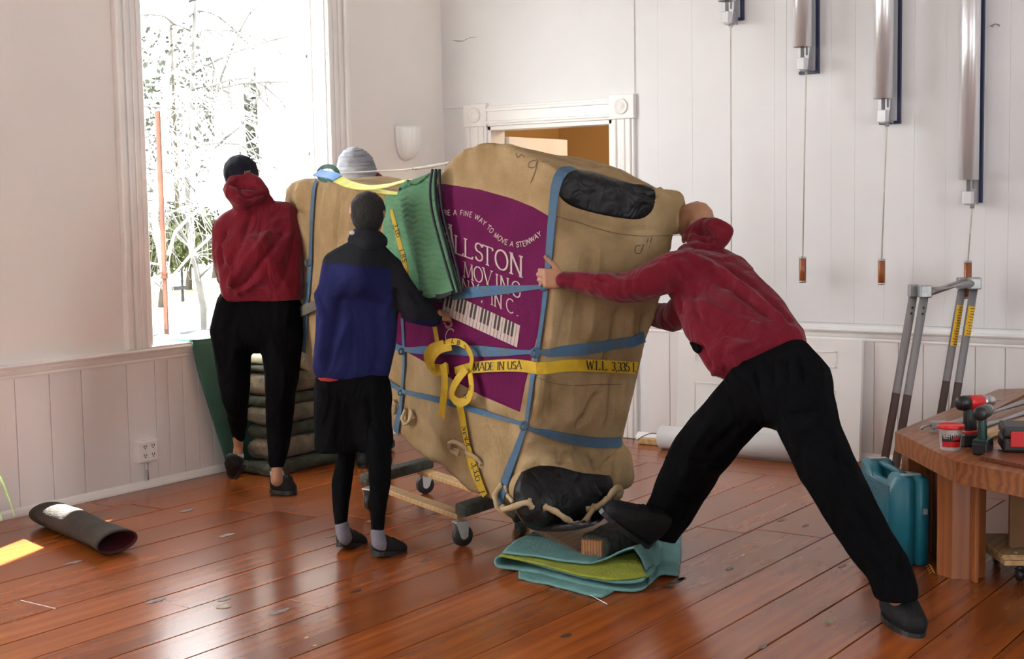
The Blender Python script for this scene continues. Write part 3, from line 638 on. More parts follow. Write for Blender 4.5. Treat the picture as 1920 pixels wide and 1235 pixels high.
# lettering: stroke alphabet
def arc(cx, cy, rx, ry, a0, a1, n=14): return [(cx+rx*math.cos(math.radians(a0+(a1-a0)*k/n)), cy+ry*math.sin(math.radians(a0+(a1-a0)*k/n))) for k in range(n+1)]
GL = {'A': (.78, [[(0, 0), (.37, 1)], [(.37, 1), (.76, 0)], [(.13, .34), (.62, .34)]]), 'L': (.60, [[(.08, 1), (.08, 0)], [(.08, 0), (.58, 0), (.58, .14)]]),
 'S': (.56, [arc(.28, .745, .24, .235, 20, 270, 12)[0:]+arc(.28, .255, .25, .25, 90, -160, 12)[1:]]), 'T': (.70, [[(.35, 1), (.35, 0)], [(0, .86), (0, 1), (.70, 1), (.70, .86)]]),
 'O': (.82, [arc(.41, .5, .39, .5, 90, 450, 28)]), 'N': (.80, [[(.1, 0), (.1, 1)], [(.1, 1), (.70, 0)], [(.70, 0), (.70, 1)]]), 'M': (.95, [[(.08, 0), (.14, 1)], [(.14, 1), (.47, .05)], [(.47, .05), (.80, 1)], [(.80, 1), (.87, 0)]]),
 'V': (.76, [[(0, 1), (.38, 0)], [(.38, 0), (.76, 1)]]), 'I': (.22, [[(.11, 1), (.11, 0)]]), 'G': (.80, [arc(.42, .5, .40, .5, 45, 325, 22), [(.75, .22), (.75, .46), (.50, .46)]]), 'C': (.74, [arc(.40, .5, .38, .5, 48, 312, 22)]),
 '.': (.26, [[(.05, .07), (.21, .07)]]), ',': (.26, [[(.14, .05), (.06, -.16)]]), "'": (.2, [[(.1, 1), (.07, .78)]]), 'R': (.66, [[(.08, 0), (.08, 1)], [(.08, 1), (.38, 1)]+arc(.38, .75, .20, .25, 90, -90, 8)[1:]+[(.08, .5)], [(.34, .5), (.66, 0)]]),
 'E': (.58, [[(.08, 0), (.08, 1)], [(.08, 1), (.54, 1)], [(.08, .52), (.44, .52)], [(.08, 0), (.56, 0)]]), 'F': (.54, [[(.08, 0), (.08, 1)], [(.08, 1), (.54, 1)], [(.08, .52), (.44, .52)]]), 'W': (1.02, [[(0, 1), (.25, 0)], [(.25, 0), (.51, .95)], [(.51, .95), (.77, 0)], [(.77, 0), (1.02, 1)]]),
 'Y': (.72, [[(0, 1), (.36, .48)], [(.72, 1), (.36, .48)], [(.36, .48), (.36, 0)]]), 'D': (.74, [[(.08, 0), (.08, 1)], [(.08, 1), (.32, 1)]+arc(.32, .5, .38, .5, 90, -90, 14)[1:]+[(.08, 0)]]), 'U': (.72, [[(.06, 1), (.06, .3)]+arc(.34, .28, .28, .28, 180, 360, 10)+[(.62, 1)]]),
 'B': (.62, [[(.08, 0), (.08, 1)], [(.08, 1), (.32, 1)]+arc(.32, .76, .20, .24, 90, -90, 8)[1:]+[(.08, .52)], [(.32, .52)]+arc(.32, .26, .26, .26, 90, -90, 8)[1:]+[(.08, 0)]]), '3': (.56, [arc(.26, .75, .22, .24, 150, -90, 10)+arc(.26, .26, .26, .26, 90, -150, 10)[1:]]),
 '5': (.56, [[(.48, 1), (.12, 1), (.08, .56)]+arc(.25, .31, .27, .31, 110, -150, 12)]), 'P': (.62, [[(.08, 0), (.08, 1)], [(.08, 1), (.36, 1)]+arc(.36, .74, .22, .26, 90, -90, 8)[1:]+[(.08, .48)]]), ' ': (.42, [])}
def glyph(bm, ch, fn, wt, serif=True, contrast=True):
    """fn maps glyph (x, y) -> (point, normal, scale m per unit)"""
    for st in GL[ch][1]:
        P = []
        for a, b in zip(st, st[1:]):
            k_ = 4 if len(st) < 5 else 1
            P += [(a[0]+(b[0]-a[0])*k/k_, a[1]+(b[1]-a[1])*k/k_) for k in range(k_)]
        P.append(st[-1]); up_ = []
        sets = [(P, None)]
        if serif and ch not in '.,\'' and len(st) == 2 and abs(st[1][1]-st[0][1]) > .6:
            for q in st:
                if q[1] in (0, 1) : sets.append(([(q[0]-.12, q[1]), (q[0], q[1]), (q[0]+.12, q[1])], wt*.45))
        for Q, wf in sets:
            pts, nn, ww = [], [], []
            for i, q in enumerate(Q):
                a, b = Q[max(i-1, 0)], Q[min(i+1, len(Q)-1)]; dx, dy = b[0]-a[0], b[1]-a[1]; L_ = math.hypot(dx, dy) or 1
                p_, n_, sc = fn(*q)
                k = 1
                if contrast: k = .42+.58*abs(dy)/L_ if not (dx*dy > 0 and ch in 'AVMWN') else .5
                pts.append(p_); nn.append(n_); ww.append((wf if wf else wt*k)*sc)
            if len(pts) > 1 and (pts[0]-pts[-1]).length + (pts[0]-pts[len(pts)//2]).length > 1e-5: ribbon(bm, pts, nn, ww, .0012)
def text_px(name, txt, x, y, ux, uy, m, parent, wt=.14, gap=.14, serif=True, contrast=True, off=.0065, sf=surf):
    """txt starts at pixel (x, y); ux, uy pixel vectors of one em right and up"""
    bm = bmesh.new(); sc = math.hypot(*uy)*6.2/FPX; cx = 0
    for ch in txt:
        def fn(gx, gy, cx=cx):
            X = x+ux[0]*(cx+gx)+uy[0]*gy; Y = y+ux[1]*(cx+gx)+uy[1]*gy
            p_, n_ = sf(X, Y, off); return p_, n_, sc
        glyph(bm, ch, fn, wt, serif, contrast); cx += GL[ch][0]+gap
    o = obj(name, bm, m, parent)
    if len(txt) > 1: o['kind'] = 'stuff'
    return o
text_px('lettering', 'A', 833, 459, (31, 11), (3, 41), LETTER, pur) if False else text_px('lettering', 'A', 828, 463, (33, 12), (6, -46), LETTER, pur, .13)
for ch, x, y, h in (('L', 855, 474, 33), ('L', 873, 480, 33), ('S', 893, 486, 33), ('T', 907, 493, 34), ('O', 931, 501, 36), ('N', 958, 511, 38)):
    text_px('lettering', ch, x, y, (h*.80, h*.29), (0, -h), LETTER, pur, .15)
for ch, x, y, h in (('M', 871, 518, 28), ('O', 891, 525, 28), ('V', 909, 530, 28), ('I', 932, 541, 28), ('N', 940, 545, 29), ('G', 962, 553, 29)):
    text_px('lettering', ch, x, y, (h*.72, h*.28), (0, -h), LETTER, pur, .13)
for ch, x, y, h in (('N', 868, 546, 25), ('Y', 887, 552, 25), (',', 904, 563, 25), ('I', 923, 570, 25), ('N', 929, 573, 25), ('C', 952, 583, 26), ('.', 970, 592, 26)):
    text_px('lettering', ch, x, y, (h*.74, h*.30), (0, -h), LETTER, pur, .13)
# motto on its curve
ARC = smooth_path([(832, 404), (845, 403), (862, 403), (878, 405), (893, 410), (903, 417), (913, 426), (922, 436), (932, 446), (944, 455), (958, 461), (972, 463), (986, 461), (998, 455), (1008, 448), (1019, 440)], 8)
cum = [0]
for a, b in zip(ARC, ARC[1:]): cum.append(cum[-1]+math.hypot(b[0]-a[0], b[1]-a[1]))
def on_arc(s):
    s = max(0, min(cum[-1]-.01, s))
    for i in range(len(cum)-1):
        if cum[i+1] >= s:
            t = (s-cum[i])/(cum[i+1]-cum[i]+1e-9); a, b = ARC[i], ARC[i+1]; d = (b[0]-a[0], b[1]-a[1]); L_ = math.hypot(*d) or 1
            return a[0]+d[0]*t, a[1]+d[1]*t, d[0]/L_, d[1]/L_
TXT = "'RE A FINE WAY TO MOVE A STEINWAY"; H_ = 9.5
tw = sum(GL[c][0]+.16 for c in TXT)*H_; ks = cum[-1]/tw; bm = bmesh.new(); s = 0
for ch in TXT:
    adv = (GL[ch][0]+.16)*H_*ks; X, Y, dx, dy = on_arc(s+adv*.4)
    dx, dy = .7*dx+.3, .7*dy
    def fn(gx, gy):
        gx -= GL[ch][0]/2; p_, n_ = surf(X+dx*gx*H_*ks+dy*gy*H_, Y+dy*gx*H_*ks-dx*gy*H_, .0065); return p_, n_, H_*6.2/FPX
    glyph(bm, ch, fn, .17, False, False); s += adv
obj('lettering', bm, LETTER, pur)['kind'] = 'stuff'
text_px('lettering', 'C', 835, 640, (20, 6), (6, -26), LETTER, pur, .09, contrast=False)
# printed keyboard
def quad_px(bm, q, off, nx=2, ny=3):
    """q: four pixel corners (tl, tr, br, bl) laid on the cover"""
    g = [[bm.verts.new(surf(*[(q[0][k]*(1-u)+q[1][k]*u)*(1-v)+(q[3][k]*(1-u)+q[2][k]*u)*v for k in (0, 1)], off)[0]) for u in [i/nx for i in range(nx+1)]] for v in [j/ny for j in range(ny+1)]]
    for j in range(ny):
        for i in range(nx): bm.faces.new((g[j][i], g[j+1][i], g[j+1][i+1], g[j][i+1]))
KT = lambda u: (838+(978-838)*u, 545+(610-545)*u); KB = lambda u: (830+(972-830)*u, 587+(651-587)*u)
kb = bmesh.new(); NK = 22
for i in range(NK):
    a, b = (i+.06)/NK, (i+.94)/NK; quad_px(kb, (KT(a), KT(b), KB(b), KB(a)), .0068)
KP = obj('printed_keyboard', kb, LETTER, pur)
kb = bmesh.new()
for i in range(NK):
    quad_px(kb, (KT((i-.06)/NK), KT((i+.06)/NK), KB((i+.06)/NK), KB((i-.06)/NK)), .0062, 1)
    if (i % 7) not in (0, 3):
        a, b = (i-.30)/NK, (i+.30)/NK; m_ = lambda u: tuple(KT(u)[k]*.36+KB(u)[k]*.64 for k in (0, 1)); quad_px(kb, (KT(a), KT(b), m_(b), m_(a)), .0078)
obj('printed_black_keys', kb, INK, KP)
# webbing straps
def strap(name, pts, m, parent=None, per=5, off=.008, sf=surf, th=.003, label=None):
    """pts: (px, py, width px)"""
    P = smooth_path(pts, per); W3, N3, Wd = [], [], []; mi = 0
    for x, y, wp in P:
        if sf is surf and BV.ray_cast(CAM, ray(x, y).normalized())[0] is None and W3:
            mi += 1; h = BV.find_nearest(W3[-1]+EX*.03-PN*.03); p_, n_ = h[0]+h[1]*off, h[1]
        else: p_, n_ = sf(x, y, off); W3.append(p_); N3.append(n_); Wd.append(wp*((p_-CAM).length)/FPX)
    for cyc in range(16):
        W3 = [W3[0]]+[(W3[i-1]+W3[i]*2+W3[i+1])/4 for i in range(1, len(W3)-1)]+[W3[-1]]
        N3 = [N3[0]]+[(N3[i-1]+N3[i]*2+N3[i+1]).normalized() for i in range(1, len(N3)-1)]+[N3[-1]]
        if sf is surf and cyc % 3 == 0:
            for i in range(1, len(W3)-1):
                t_ = (W3[i+1]-W3[i-1]).normalized(); s_ = t_.cross(N3[i]); e = 1
                for q in (-.45, 0, .45):
                    pq = W3[i]+s_*Wd[i]*q; h = BV.find_nearest(pq); e = min(e, (pq-h[0]).dot(h[1]))
                if e < off: W3[i] = W3[i]+N3[i]*(off-e)
    bm = bmesh.new(); ribbon(bm, W3, N3, Wd, th); o = obj(name, bm, m, parent or PIANO)
    if label: o['label'] = label
    return o
strap('blue_strap', [(1076, 319, 16), (1056, 322, 20), (1045, 345, 21), (1038, 400, 20), (1033, 470, 19), (1028, 535, 14), (1020, 590, 10), (1011, 655, 10), (1001, 720, 12), (990, 790, 10)], BLUE)
strap('blue_strap', [(988, 796, 10), (975, 835, 16), (958, 880, 20), (944, 915, 21), (938, 948, 20)], BLUE)
strap('blue_strap', [(850, 552, 20), (900, 546, 21), (950, 543, 17), (1000, 539, 10), (1026, 536, 8)], BLUE)
strap('blue_strap', [(742, 648, 14), (765, 657, 9), (790, 656, 15), (830, 656, 15), (900, 657, 21), (940, 660, 17), (985, 660, 9), (1008, 659, 8)], BLUE)
strap('blue_strap', [(1008, 659, 8), (1035, 657, 18), (1080, 655, 23), (1140, 645, 22), (1200, 633, 21), (1231, 624, 21)], BLUE)
strap('blue_strap', [(726, 713, 12), (760, 735, 8), (790, 740, 10), (850, 755, 12), (900, 770, 12), (950, 785, 8), (986, 795, 7)], BLUE)
strap('blue_strap', [(988, 797, 7), (1020, 808, 14), (1060, 820, 20), (1110, 828, 21), (1150, 829, 20), (1177, 826, 19)], BLUE)
strap('blue_strap', [(757, 596, 9), (760, 640, 8), (761, 690, 9), (758, 735, 9), (752, 770, 15), (745, 816, 20)], BLUE)
strap('blue_strap', [(597, 340, 12), (590, 355, 13), (587, 420, 11), (585, 490, 12), (580, 540, 16), (576, 600, 14), (572, 660, 12)], BLUE)
strap('grey_strap', [(556, 592, 20), (580, 580, 20), (606, 570, 18)], mat('olive_grey_webbing', (.12, .115, .09), .8), off=.03)
yh = strap('yellow_strap', [(858, 694, 14), (885, 689, 20), (930, 685, 23), (1000, 681, 24), (1070, 681, 24), (1140, 684, 24), (1200, 688, 24), (1222, 690, 24)], YELLOW, off=.014)
ys = strap('yellow_strap', [(866, 755, 20), (873, 790, 20), (882, 830, 20), (893, 870, 20), (906, 910, 20), (925, 948, 20)], YELLOW, off=.013)
def on_mesh(ob):
    bv = bvh_of(ob.data)
    def f(px, py, off):
        h = bv.ray_cast(CAM, ray(px, py).normalized())
        if h[0] is None: h = bv.find_nearest(surf(px, py, .012)[0])
        n_ = h[1] if h[1].dot(ray(px, py)) < 0 else -h[1]
        return h[0]+n_*.001, n_
    return f
YHF, YSF = on_mesh(yh), on_mesh(ys)
text_px('printed_words', 'MADE IN USA', 887, 695, (12.2, -.55), (.6, -14.5), INK, PIANO, .17, .05, sf=YHF)
text_px('printed_words', 'W.L.L. 3,335 L', 1100, 692, (12.4, .6), (-.2, -16), INK, PIANO, .16, .05, sf=YHF)
for wd, x, y in (('MADE', 866, 800), ('3,335', 884, 868), ('L.B.S', 899, 922)):
    text_px('printed_words', wd, x, y, (-3.4*-1, 13.2*1), (12, -3), INK, PIANO, .16, .03, sf=YSF)
# knots in the blue webbing
def knot(px, py, r_):
    c, n_ = surf(px, py, .012); s_ = 6.3/FPX; bm = bmesh.new()
    hull(bm, [(c+V((0, 0, r_*s_*.5)), r_*s_*.7), (c-V((0, 0, r_*s_*.6)), r_*s_*.7), (c+EX*r_*s_*.5, r_*s_*.6)])
    P = [c+n_*.012+V((0, 0, 1))*r_*s_*1.1*math.sin(a)+EX*r_*s_*1.0*math.cos(a) for a in [k*PI/4 for k in range(9)]]; tube(bm, P, r_*s_*.35, 8)
    me_ = remesh(bm, .004, 2); link('knot', me_, BLUE, PIANO, True)
for q in ((1010, 660, 8), (988, 795, 7), (760, 658, 6), (759, 735, 5), (1027, 538, 6), (585, 492, 7)): knot(*q)
# the slack bundle of yellow webbing, loose loops in front of the panel
def free_strap(name, pts, m, parent, per=6, wpx=22, th=.003, twist=None):
    """pts: (px, py, offset from cover); a hanging loop of webbing"""
    P = smooth_path(pts, per); W3 = []
    for x, y, of in P: p_, n_ = surf(x, y, .006); W3.append(p_+PN*of)
    N3 = []
    for i in range(len(W3)):
        u = i/(len(W3)-1); ang = (twist[0]*(1-u)+twist[1]*u) if twist else 0; N3.append((PN*math.cos(ang)+EX*math.sin(ang)).normalized())
    bm = bmesh.new(); ribbon(bm, W3, N3, [wpx*6.3/FPX*(p[3] if len(p) > 3 else 1) for p in P], th); return obj(name, bm, m, parent)
yk = free_strap('yellow_strap', [(826, 604, .03), (834, 640, .035)], YELLOW, PIANO, wpx=14)
free_strap('yellow_loop', [(850, 690, .02), (834, 690, .05), (825, 668, .065), (836, 652, .07), (852, 646, .05)], YELLOW, PIANO, wpx=22, twist=(0, .4))
free_strap('yellow_loop', [(842, 650, .03), (860, 640, .05), (880, 640, .05), (895, 652, .045), (899, 672, .035), (890, 690, .02)], YELLOW, PIANO, wpx=13, twist=(.8, -.2))
free_strap('yellow_loop', [(866, 648, .05), (850, 654, .07), (840, 672, .08), (836, 692, .06)], YELLOW, PIANO, wpx=15, twist=(.3, .2))
free_strap('yellow_loop', [(850, 680, .05), (856, 705, .06), (855, 735, .06), (848, 778, .055)], YELLOW, PIANO, wpx=22, twist=(.1, -.1))
free_strap('yellow_loop', [(886, 690, .03), (874, 715, .05), (868, 738, .055), (880, 752, .05), (895, 745, .045), (900, 725, .04), (894, 698, .03)], YELLOW, PIANO, wpx=17, twist=(.5, -.6))
for ch, x, y in (('L', 868, 641), ('B', 878, 644), ('S', 889, 652), ('3', 897, 726), ('5', 888, 742)):
    text_px('printed_words', ch, x, y, (7, 2), (2, -8), INK, PIANO, .2, 0, off=.062)
# rope handles sewn on the cover
def rope_loop(pts, r_=.013, nm='handle'):
    P = smooth_path(pts, 6); W3 = []
    for x, y, of in P: p_, n_ = surf(x, y, of); W3.append(p_)
    bm = bmesh.new(); tube(bm, W3, [r_*(1+.12*math.sin(i*1.3)) for i in range(len(W3))], 10); return obj(nm, bm, ROPE, PIANO, True)
rope_loop([(945, 905, .006), (939, 925, .03), (948, 943, .045), (968, 948, .05), (992, 942, .03), (998, 950, .006)])
rope_loop([(950, 908, .006), (955, 925, .012), (966, 940, .01)], .009)
rope_loop([(1018, 948, .006), (1032, 955, .03), (1055, 966, .05), (1080, 967, .05), (1100, 955, .03), (1110, 948, .008)])
rope_loop([(1108, 952, .01), (1122, 938, .05), (1135, 922, .07), (1148, 920, .05), (1155, 930, .02)], .015)
rope_loop([(845, 840, .006), (852, 830, .03), (865, 827, .035), (882, 842, .03), (898, 856, .02), (905, 870, .006)], .010)
rope_loop([(845, 840, .006), (852, 846, .012), (862, 850, .006)], .008)
rope_loop([(764, 765, .006), (762, 782, .025), (770, 792, .03), (776, 780, .02), (772, 768, .006)], .009)
rope_loop([(732, 752, .006), (742, 750, .02), (748, 758, .02), (741, 775, .006)], .008)
# canvas tabs beneath the rope ends
for q in ([(990, 930), (1000, 932), (998, 950), (988, 948)], [(1012, 944), (1028, 946), (1030, 958), (1016, 960)], [(1092, 946), (1112, 944), (1110, 958), (1094, 962)], [(766, 778), (780, 782), (776, 798), (764, 794)], [(848, 838), (862, 842), (858, 856), (846, 850)], [(898, 862), (908, 868), (904, 880), (896, 874)]):
    star_patch('sewn_tab', q, ROPE, PIANO, .010, 2, 2)
# scrawled numbers on the cover
def scrawl(pts, wpx=1.4):
    P = smooth_path(pts, 5); bm = bmesh.new(); W3 = [surf(x, y, .003)[0] for x, y in P]; N3 = [surf(x, y, .003)[1] for x, y in P]; ribbon(bm, W3, N3, [wpx*.0023]*len(P), .0006); obj('scrawled_mark', bm, mat('faded_marker', (.09, .07, .05), .8), PIANO)
scrawl([(1008, 300), (994, 304), (992, 313), (1003, 314), (1008, 302), (1004, 322), (996, 342)]); scrawl([(1016, 304), (1030, 303)])
scrawl([(968, 288), (972, 296), (978, 290), (984, 296)]); scrawl([(1200, 459), (1192, 462), (1190, 472), (1198, 475), (1204, 466), (1206, 458)]); scrawl([(1215, 445), (1213, 455)], 1.2); scrawl([(1222, 444), (1219, 455)], 1.2)
scrawl([(1010, 708), (1030, 716), (1070, 722), (1120, 720), (1165, 720)], 1.0); scrawl([(1040, 404), (1080, 416), (1140, 434), (1200, 442), (1288, 440)], 1.0)
# ------------------------------------------------------------------ green blanket over the piano's back
def coons(top, bot, lef, rig, nx, ny):
    """2-D grid between four pixel polylines (lef/rig run downwards)"""
    def samp(P, u):
        P = list(P); L = [0]
        for a, b in zip(P, P[1:]): L.append(L[-1]+math.hypot(b[0]-a[0], b[1]-a[1]))
        s = u*L[-1]
        for i in range(len(P)-1):
            if s <= L[i+1]+1e-9:
                t = (s-L[i])/(L[i+1]-L[i]+1e-9); return tuple(P[i][k]+(P[i+1][k]-P[i][k])*t for k in range(len(P[0])))
        return P[-1]
    top, bot, lef, rig = (smooth_path(q, 5) for q in (top, bot, lef, rig)); G_ = []
    for j in range(ny+1):
        v = j/ny; row = []
        for i in range(nx+1):
            u = i/nx; a, b, c, d = samp(top, u), samp(bot, u), samp(lef, v), samp(rig, v)
            row.append(tuple((1-v)*a[k]+v*b[k]+(1-u)*c[k]+u*d[k]-((1-u)*(1-v)*top[0][k]+u*(1-v)*top[-1][k]+(1-u)*v*bot[0][k]+u*v*bot[-1][k]) for k in range(len(a))))
        G_.append(row)
    return G_
def sheet(name, G_, fn, m, parent, th=.012):
    """G_: grid of pixels; fn(px, py, u, v) -> point"""
    bm = bmesh.new(); ny, nx = len(G_)-1, len(G_[0])-1
    g = [[bm.verts.new(fn(*G_[j][i], i/nx, j/ny)) for i in range(nx+1)] for j in range(ny+1)]
    for j in range(ny):
        for i in range(nx): bm.faces.new((g[j][i], g[j+1][i], g[j+1][i+1], g[j][i+1]))
    o = obj(name, bm, m, parent, True); s_ = o.modifiers.new('s', 'SOLIDIFY'); s_.thickness = th; s_.offset = 1 if False else 0; return o
def fb_top(px, py):
    return FP(px, py)
def quilt(x, y, per=10.5, zz=24, amp=6):
    tri = abs(((x/zz) % 1)*2-1); ph = ((y+amp*tri)/per) % 1; d = min(ph, 1-ph); return -math.exp(-(d/.14)**2)
def cloth(px, py, u, v, lift, bulge, qd=.0035):
    p_, n_ = surf0(BV, px, py); q = FP(px, py); k = (q-p_).length
    b_ = p_ if k < .25 else q
    n2 = (PN*.8+n_*.2).normalized(); return b_+n2*(lift+bulge*math.sin(PI*u)*(.6+.4*v)+qd*quilt(px, py)+.006*nz(V((px*.05, py*.03, 0)), (1, 1, 1)))
GB = thing('green_blanket', 'green quilted moving blanket draped over the piano back with a dark binding', 'blanket', FP(800, 430))
g1 = coons([(728, 376), (742, 365), (765, 364), (790, 362)], [(745, 505), (770, 525), (795, 548), (812, 556)], [(728, 376), (726, 410), (729, 450), (736, 485), (745, 505)], [(790, 362), (800, 430), (806, 500), (812, 556)], 34, 70)
sheet('draped_sheet', g1, lambda x, y, u, v: cloth(x, y, u, v, .020, .030), GREEN, GB)
g2 = coons([(764, 382), (772, 358), (800, 337), (838, 318)], [(803, 552), (820, 547), (840, 556), (880, 546)], [(764, 382), (770, 408), (783, 445), (795, 482), (801, 520), (803, 552)], [(838, 318), (832, 350), (838, 400), (852, 450), (866, 500), (880, 546)], 60, 110)
sheet('draped_sheet', g2, lambda x, y, u, v: cloth(x, y, u, v, .045, .055 if u < .62 else .055*max(0, .62-abs(u-.62))/.62), GREEN, GB)
def gsf(px, py, off):
    p_, n_ = surf0(BV, px, py); q = FP(px, py)
    if (q-p_).length > .25: p_ = q
    return p_+PN*off, PN.copy()
for dx in (0, 5, 10):
    strap('binding', [(838+dx*.3, 317, 4), (831+dx, 350, 4), (836+dx, 400, 4), (851+dx, 450, 4), (864+dx, 500, 4), (879+dx*.5, 546, 4)], NAVYEDGE, GB, off=.075-dx*.003, sf=gsf, th=.008)
strap('binding', [(802, 552, 7), (815, 545, 8), (832, 548, 9), (850, 556, 10), (866, 552, 8), (880, 546, 6)], NAVYEDGE, GB, off=.085, sf=gsf, th=.014)
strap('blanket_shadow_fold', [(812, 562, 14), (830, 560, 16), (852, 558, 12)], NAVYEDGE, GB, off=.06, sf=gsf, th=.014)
sy_ = strap('yellow_strap', [(767, 392, 10), (773, 420, 13), (784, 460, 15), (794, 500, 16), (801, 535, 16), (806, 562, 15), (812, 585, 14)], YELLOW, PIANO, off=.098, sf=gsf)
for wd, x, y in (('3,335', 771, 420), ('L.B.S.', 783, 468), ('3,335', 790, 512)):
    text_px('printed_words', wd, x, y, (2.6, 9.2), (9, -2.4), INK, PIANO, .16, .03, off=.103, sf=gsf)
# yellow lifting sling with blue cuff across the top, and the white tie cord
def air(pts, per=6): return [D(*q[:3]) for q in smooth_path([q[:3] for q in pts], per)]
def airp(pts, per=6): return [FP(q[0], q[1], q[2]) for q in smooth_path([q[:3] for q in pts], per)]
t = thing('lifting_sling', 'pale yellow lifting sling with a blue cuff lying over the piano top', 'strap', D(612, 330, 7.9))
def air_ribbon(name, pts, wpx, m, parent, nrm, th=.004, per=6):
    P = airp(pts, per); bm = bmesh.new(); ws = smooth_path([(w_,) for w_ in wpx], per) if isinstance(wpx, list) else [(wpx,)]*len(P)
    ribbon(bm, P, [nrm]*len(P), [w_[0]*7.4/FPX for w_ in ws], th); return obj(name, bm, m, parent)
NF = (-_fh*.75+_z*.65).normalized()
air_ribbon('webbing', [(640, 336, .02), (665, 346, .03), (700, 352, .04), (740, 349, .05), (775, 341, .06), (798, 339, .06)], [20, 19, 16, 13, 9, 6], LIME, t, NF)
air_ribbon('webbing', [(655, 342, .015), (700, 354, .02), (735, 361, .03), (778, 364, .05)], [10, 9, 10, 5], LIME, t, NF)
air_ribbon('blue_cuff', [(598, 324, .01), (610, 327, .01), (628, 330, .015), (640, 335, .02)], [20, 21, 21, 20], mat('bright_blue_cuff', (.10, .30, .72), .6), t, NF, .006)
bm = bmesh.new(); P = [FP(609+18*math.cos(a), 326+14*math.sin(a), -.02) for a in [k*2*PI/20 for k in range(20)]]; P.append(P[0])
ribbon(bm, P, [(_z*.3-_fh).normalized()]*len(P), [8*7.9/FPX]*len(P), .006); obj('eye_loop', bm, DGREEN, t)
bm = bmesh.new(); tube(bm, air([(632, 325, 7.8), (700, 321, 7.6), (745, 319, 7.4), (775, 316, 7.2)]), .0045, 6); tube(bm, air([(775, 316, 7.2), (800, 313, 7.1), (828, 308, 7.0), (843, 304, 6.95)]), [.007]*7+[.009]*6+[.006]*6, 8)
tag(obj('tie_cord', bm, mat('white_cord', (.62, .58, .50), .8), None, True), 'thin cream tie cord stretched from the sling to the piano hump', 'cord')
# ================================================================== BENEATH THE PIANO
def prism_between(bm, a, b, side, up, bev=.004):
    """box from a to b; side and up are half-extent vectors"""
    obox(bm, (V(a)+V(b))/2, (V(b)-V(a))/2, V(side), V(up), bev)
N1 = G(862, 957, .17); F1 = G(692, 897, .17); F2 = G(800, 868, .17); N2 = N1+(F2-F1)
t = thing('furniture_dolly', 'four-wheeled wooden dolly with padded grey crossbars under the piano', 'dolly', (N1.x, N1.y, 0))
lx = (N1-F1).normalized(); ly = (F2-F1).normalized(); Z = V((0, 0, 1))
for p in (N1+ly*.035, N2-ly*.05):
    bm = bmesh.new(); prism_between(bm, p-lx*.02-Z*.035, p+(F1-N1)+lx*.0-Z*.035, ly*.042, Z*.012); obj('rail', bm, OLDWOOD if p == N2 else PLYM, t)
CARP = mat('grey_green_carpet', (.075, .080, .062), .95, .25, 30, .8, 120)
for a, b in ((N1-ly*.0, N2+ly*.02), (F1-ly*.05, F2+ly*.03)):
    bm = bmesh.new(); prism_between(bm, a, b, lx*.048, Z*.028, .012); o = obj('padded_crossbar', bm, CARP, t, True)
for k, (c, an) in enumerate(((N1, -.45), (F2, 2.6), (N2, -.3), (F1, .1))):
    c = V((c.x, c.y, 0)); d = V((math.cos(an), math.sin(an), 0)); s = V((-d.y, d.x, 0)); h = c+d*.012
    cs = bpy.data.objects.new('caster', None); COL.objects.link(cs); cs.parent = t; cs.location = c-t.location
    bm = bmesh.new(); lathe(bm, [(.012, -.017), (.044, -.016), (.050, -.010), (.050, .010), (.044, .016), (.012, .017)], h+Z*.0505, s, 28); obj('wheel', bm, mat('black_rubber', (.014, .014, .014), .6), cs, True)
    bm = bmesh.new(); lathe(bm, [(.016, -.019), (.018, .019)], h+Z*.0505, s, 16)
    for q in (-1, 1): poly_prism(bm, [c+s*.021*q+d*.035+Z*.118, c+s*.021*q-d*.03+Z*.118, h+s*.021*q-d*.018+Z*.045, h+s*.021*q+d*.018+Z*.045], s*.003*q)
    prism_between(bm, c-d*.03+Z*.118, c+d*.03+Z*.118, s*.028, Z*.004, .001); obj('fork', bm, mat('zinc_plate', (.55, .55, .53), .4, .1, 9, metal=.6), cs)
# skid board
A = G(1092, 1046, .065); Bp = G(984, 986, .085); dd = (A-Bp); sd_ = (_r0*.75+_fh*.66).normalized()
bm = bmesh.new(); poly_prism(bm, [Bp, A, A+sd_*.42, Bp+sd_*.42], (0, 0, .022)); tag(obj('skid_board', bm, wood('dark_skid_wood', (.13, .06, .022), (.05, .022, .01), 1, .5, 0, 0, .2, .4)), 'dark brown skid board with a pale edge, tilted under the piano end', 'board')
bm = bmesh.new(); 
for x, y in ((976, 990),): c = G(x, y, .03); obox(bm, c, V((.03, 0, 0)), V((0, .02, 0)), V((0, 0, .03)), .01)
tag(obj('carpet_pad', bm, CARP, None, True), 'small scrap of grey carpet padding beside the piano lower corner', 'pad')
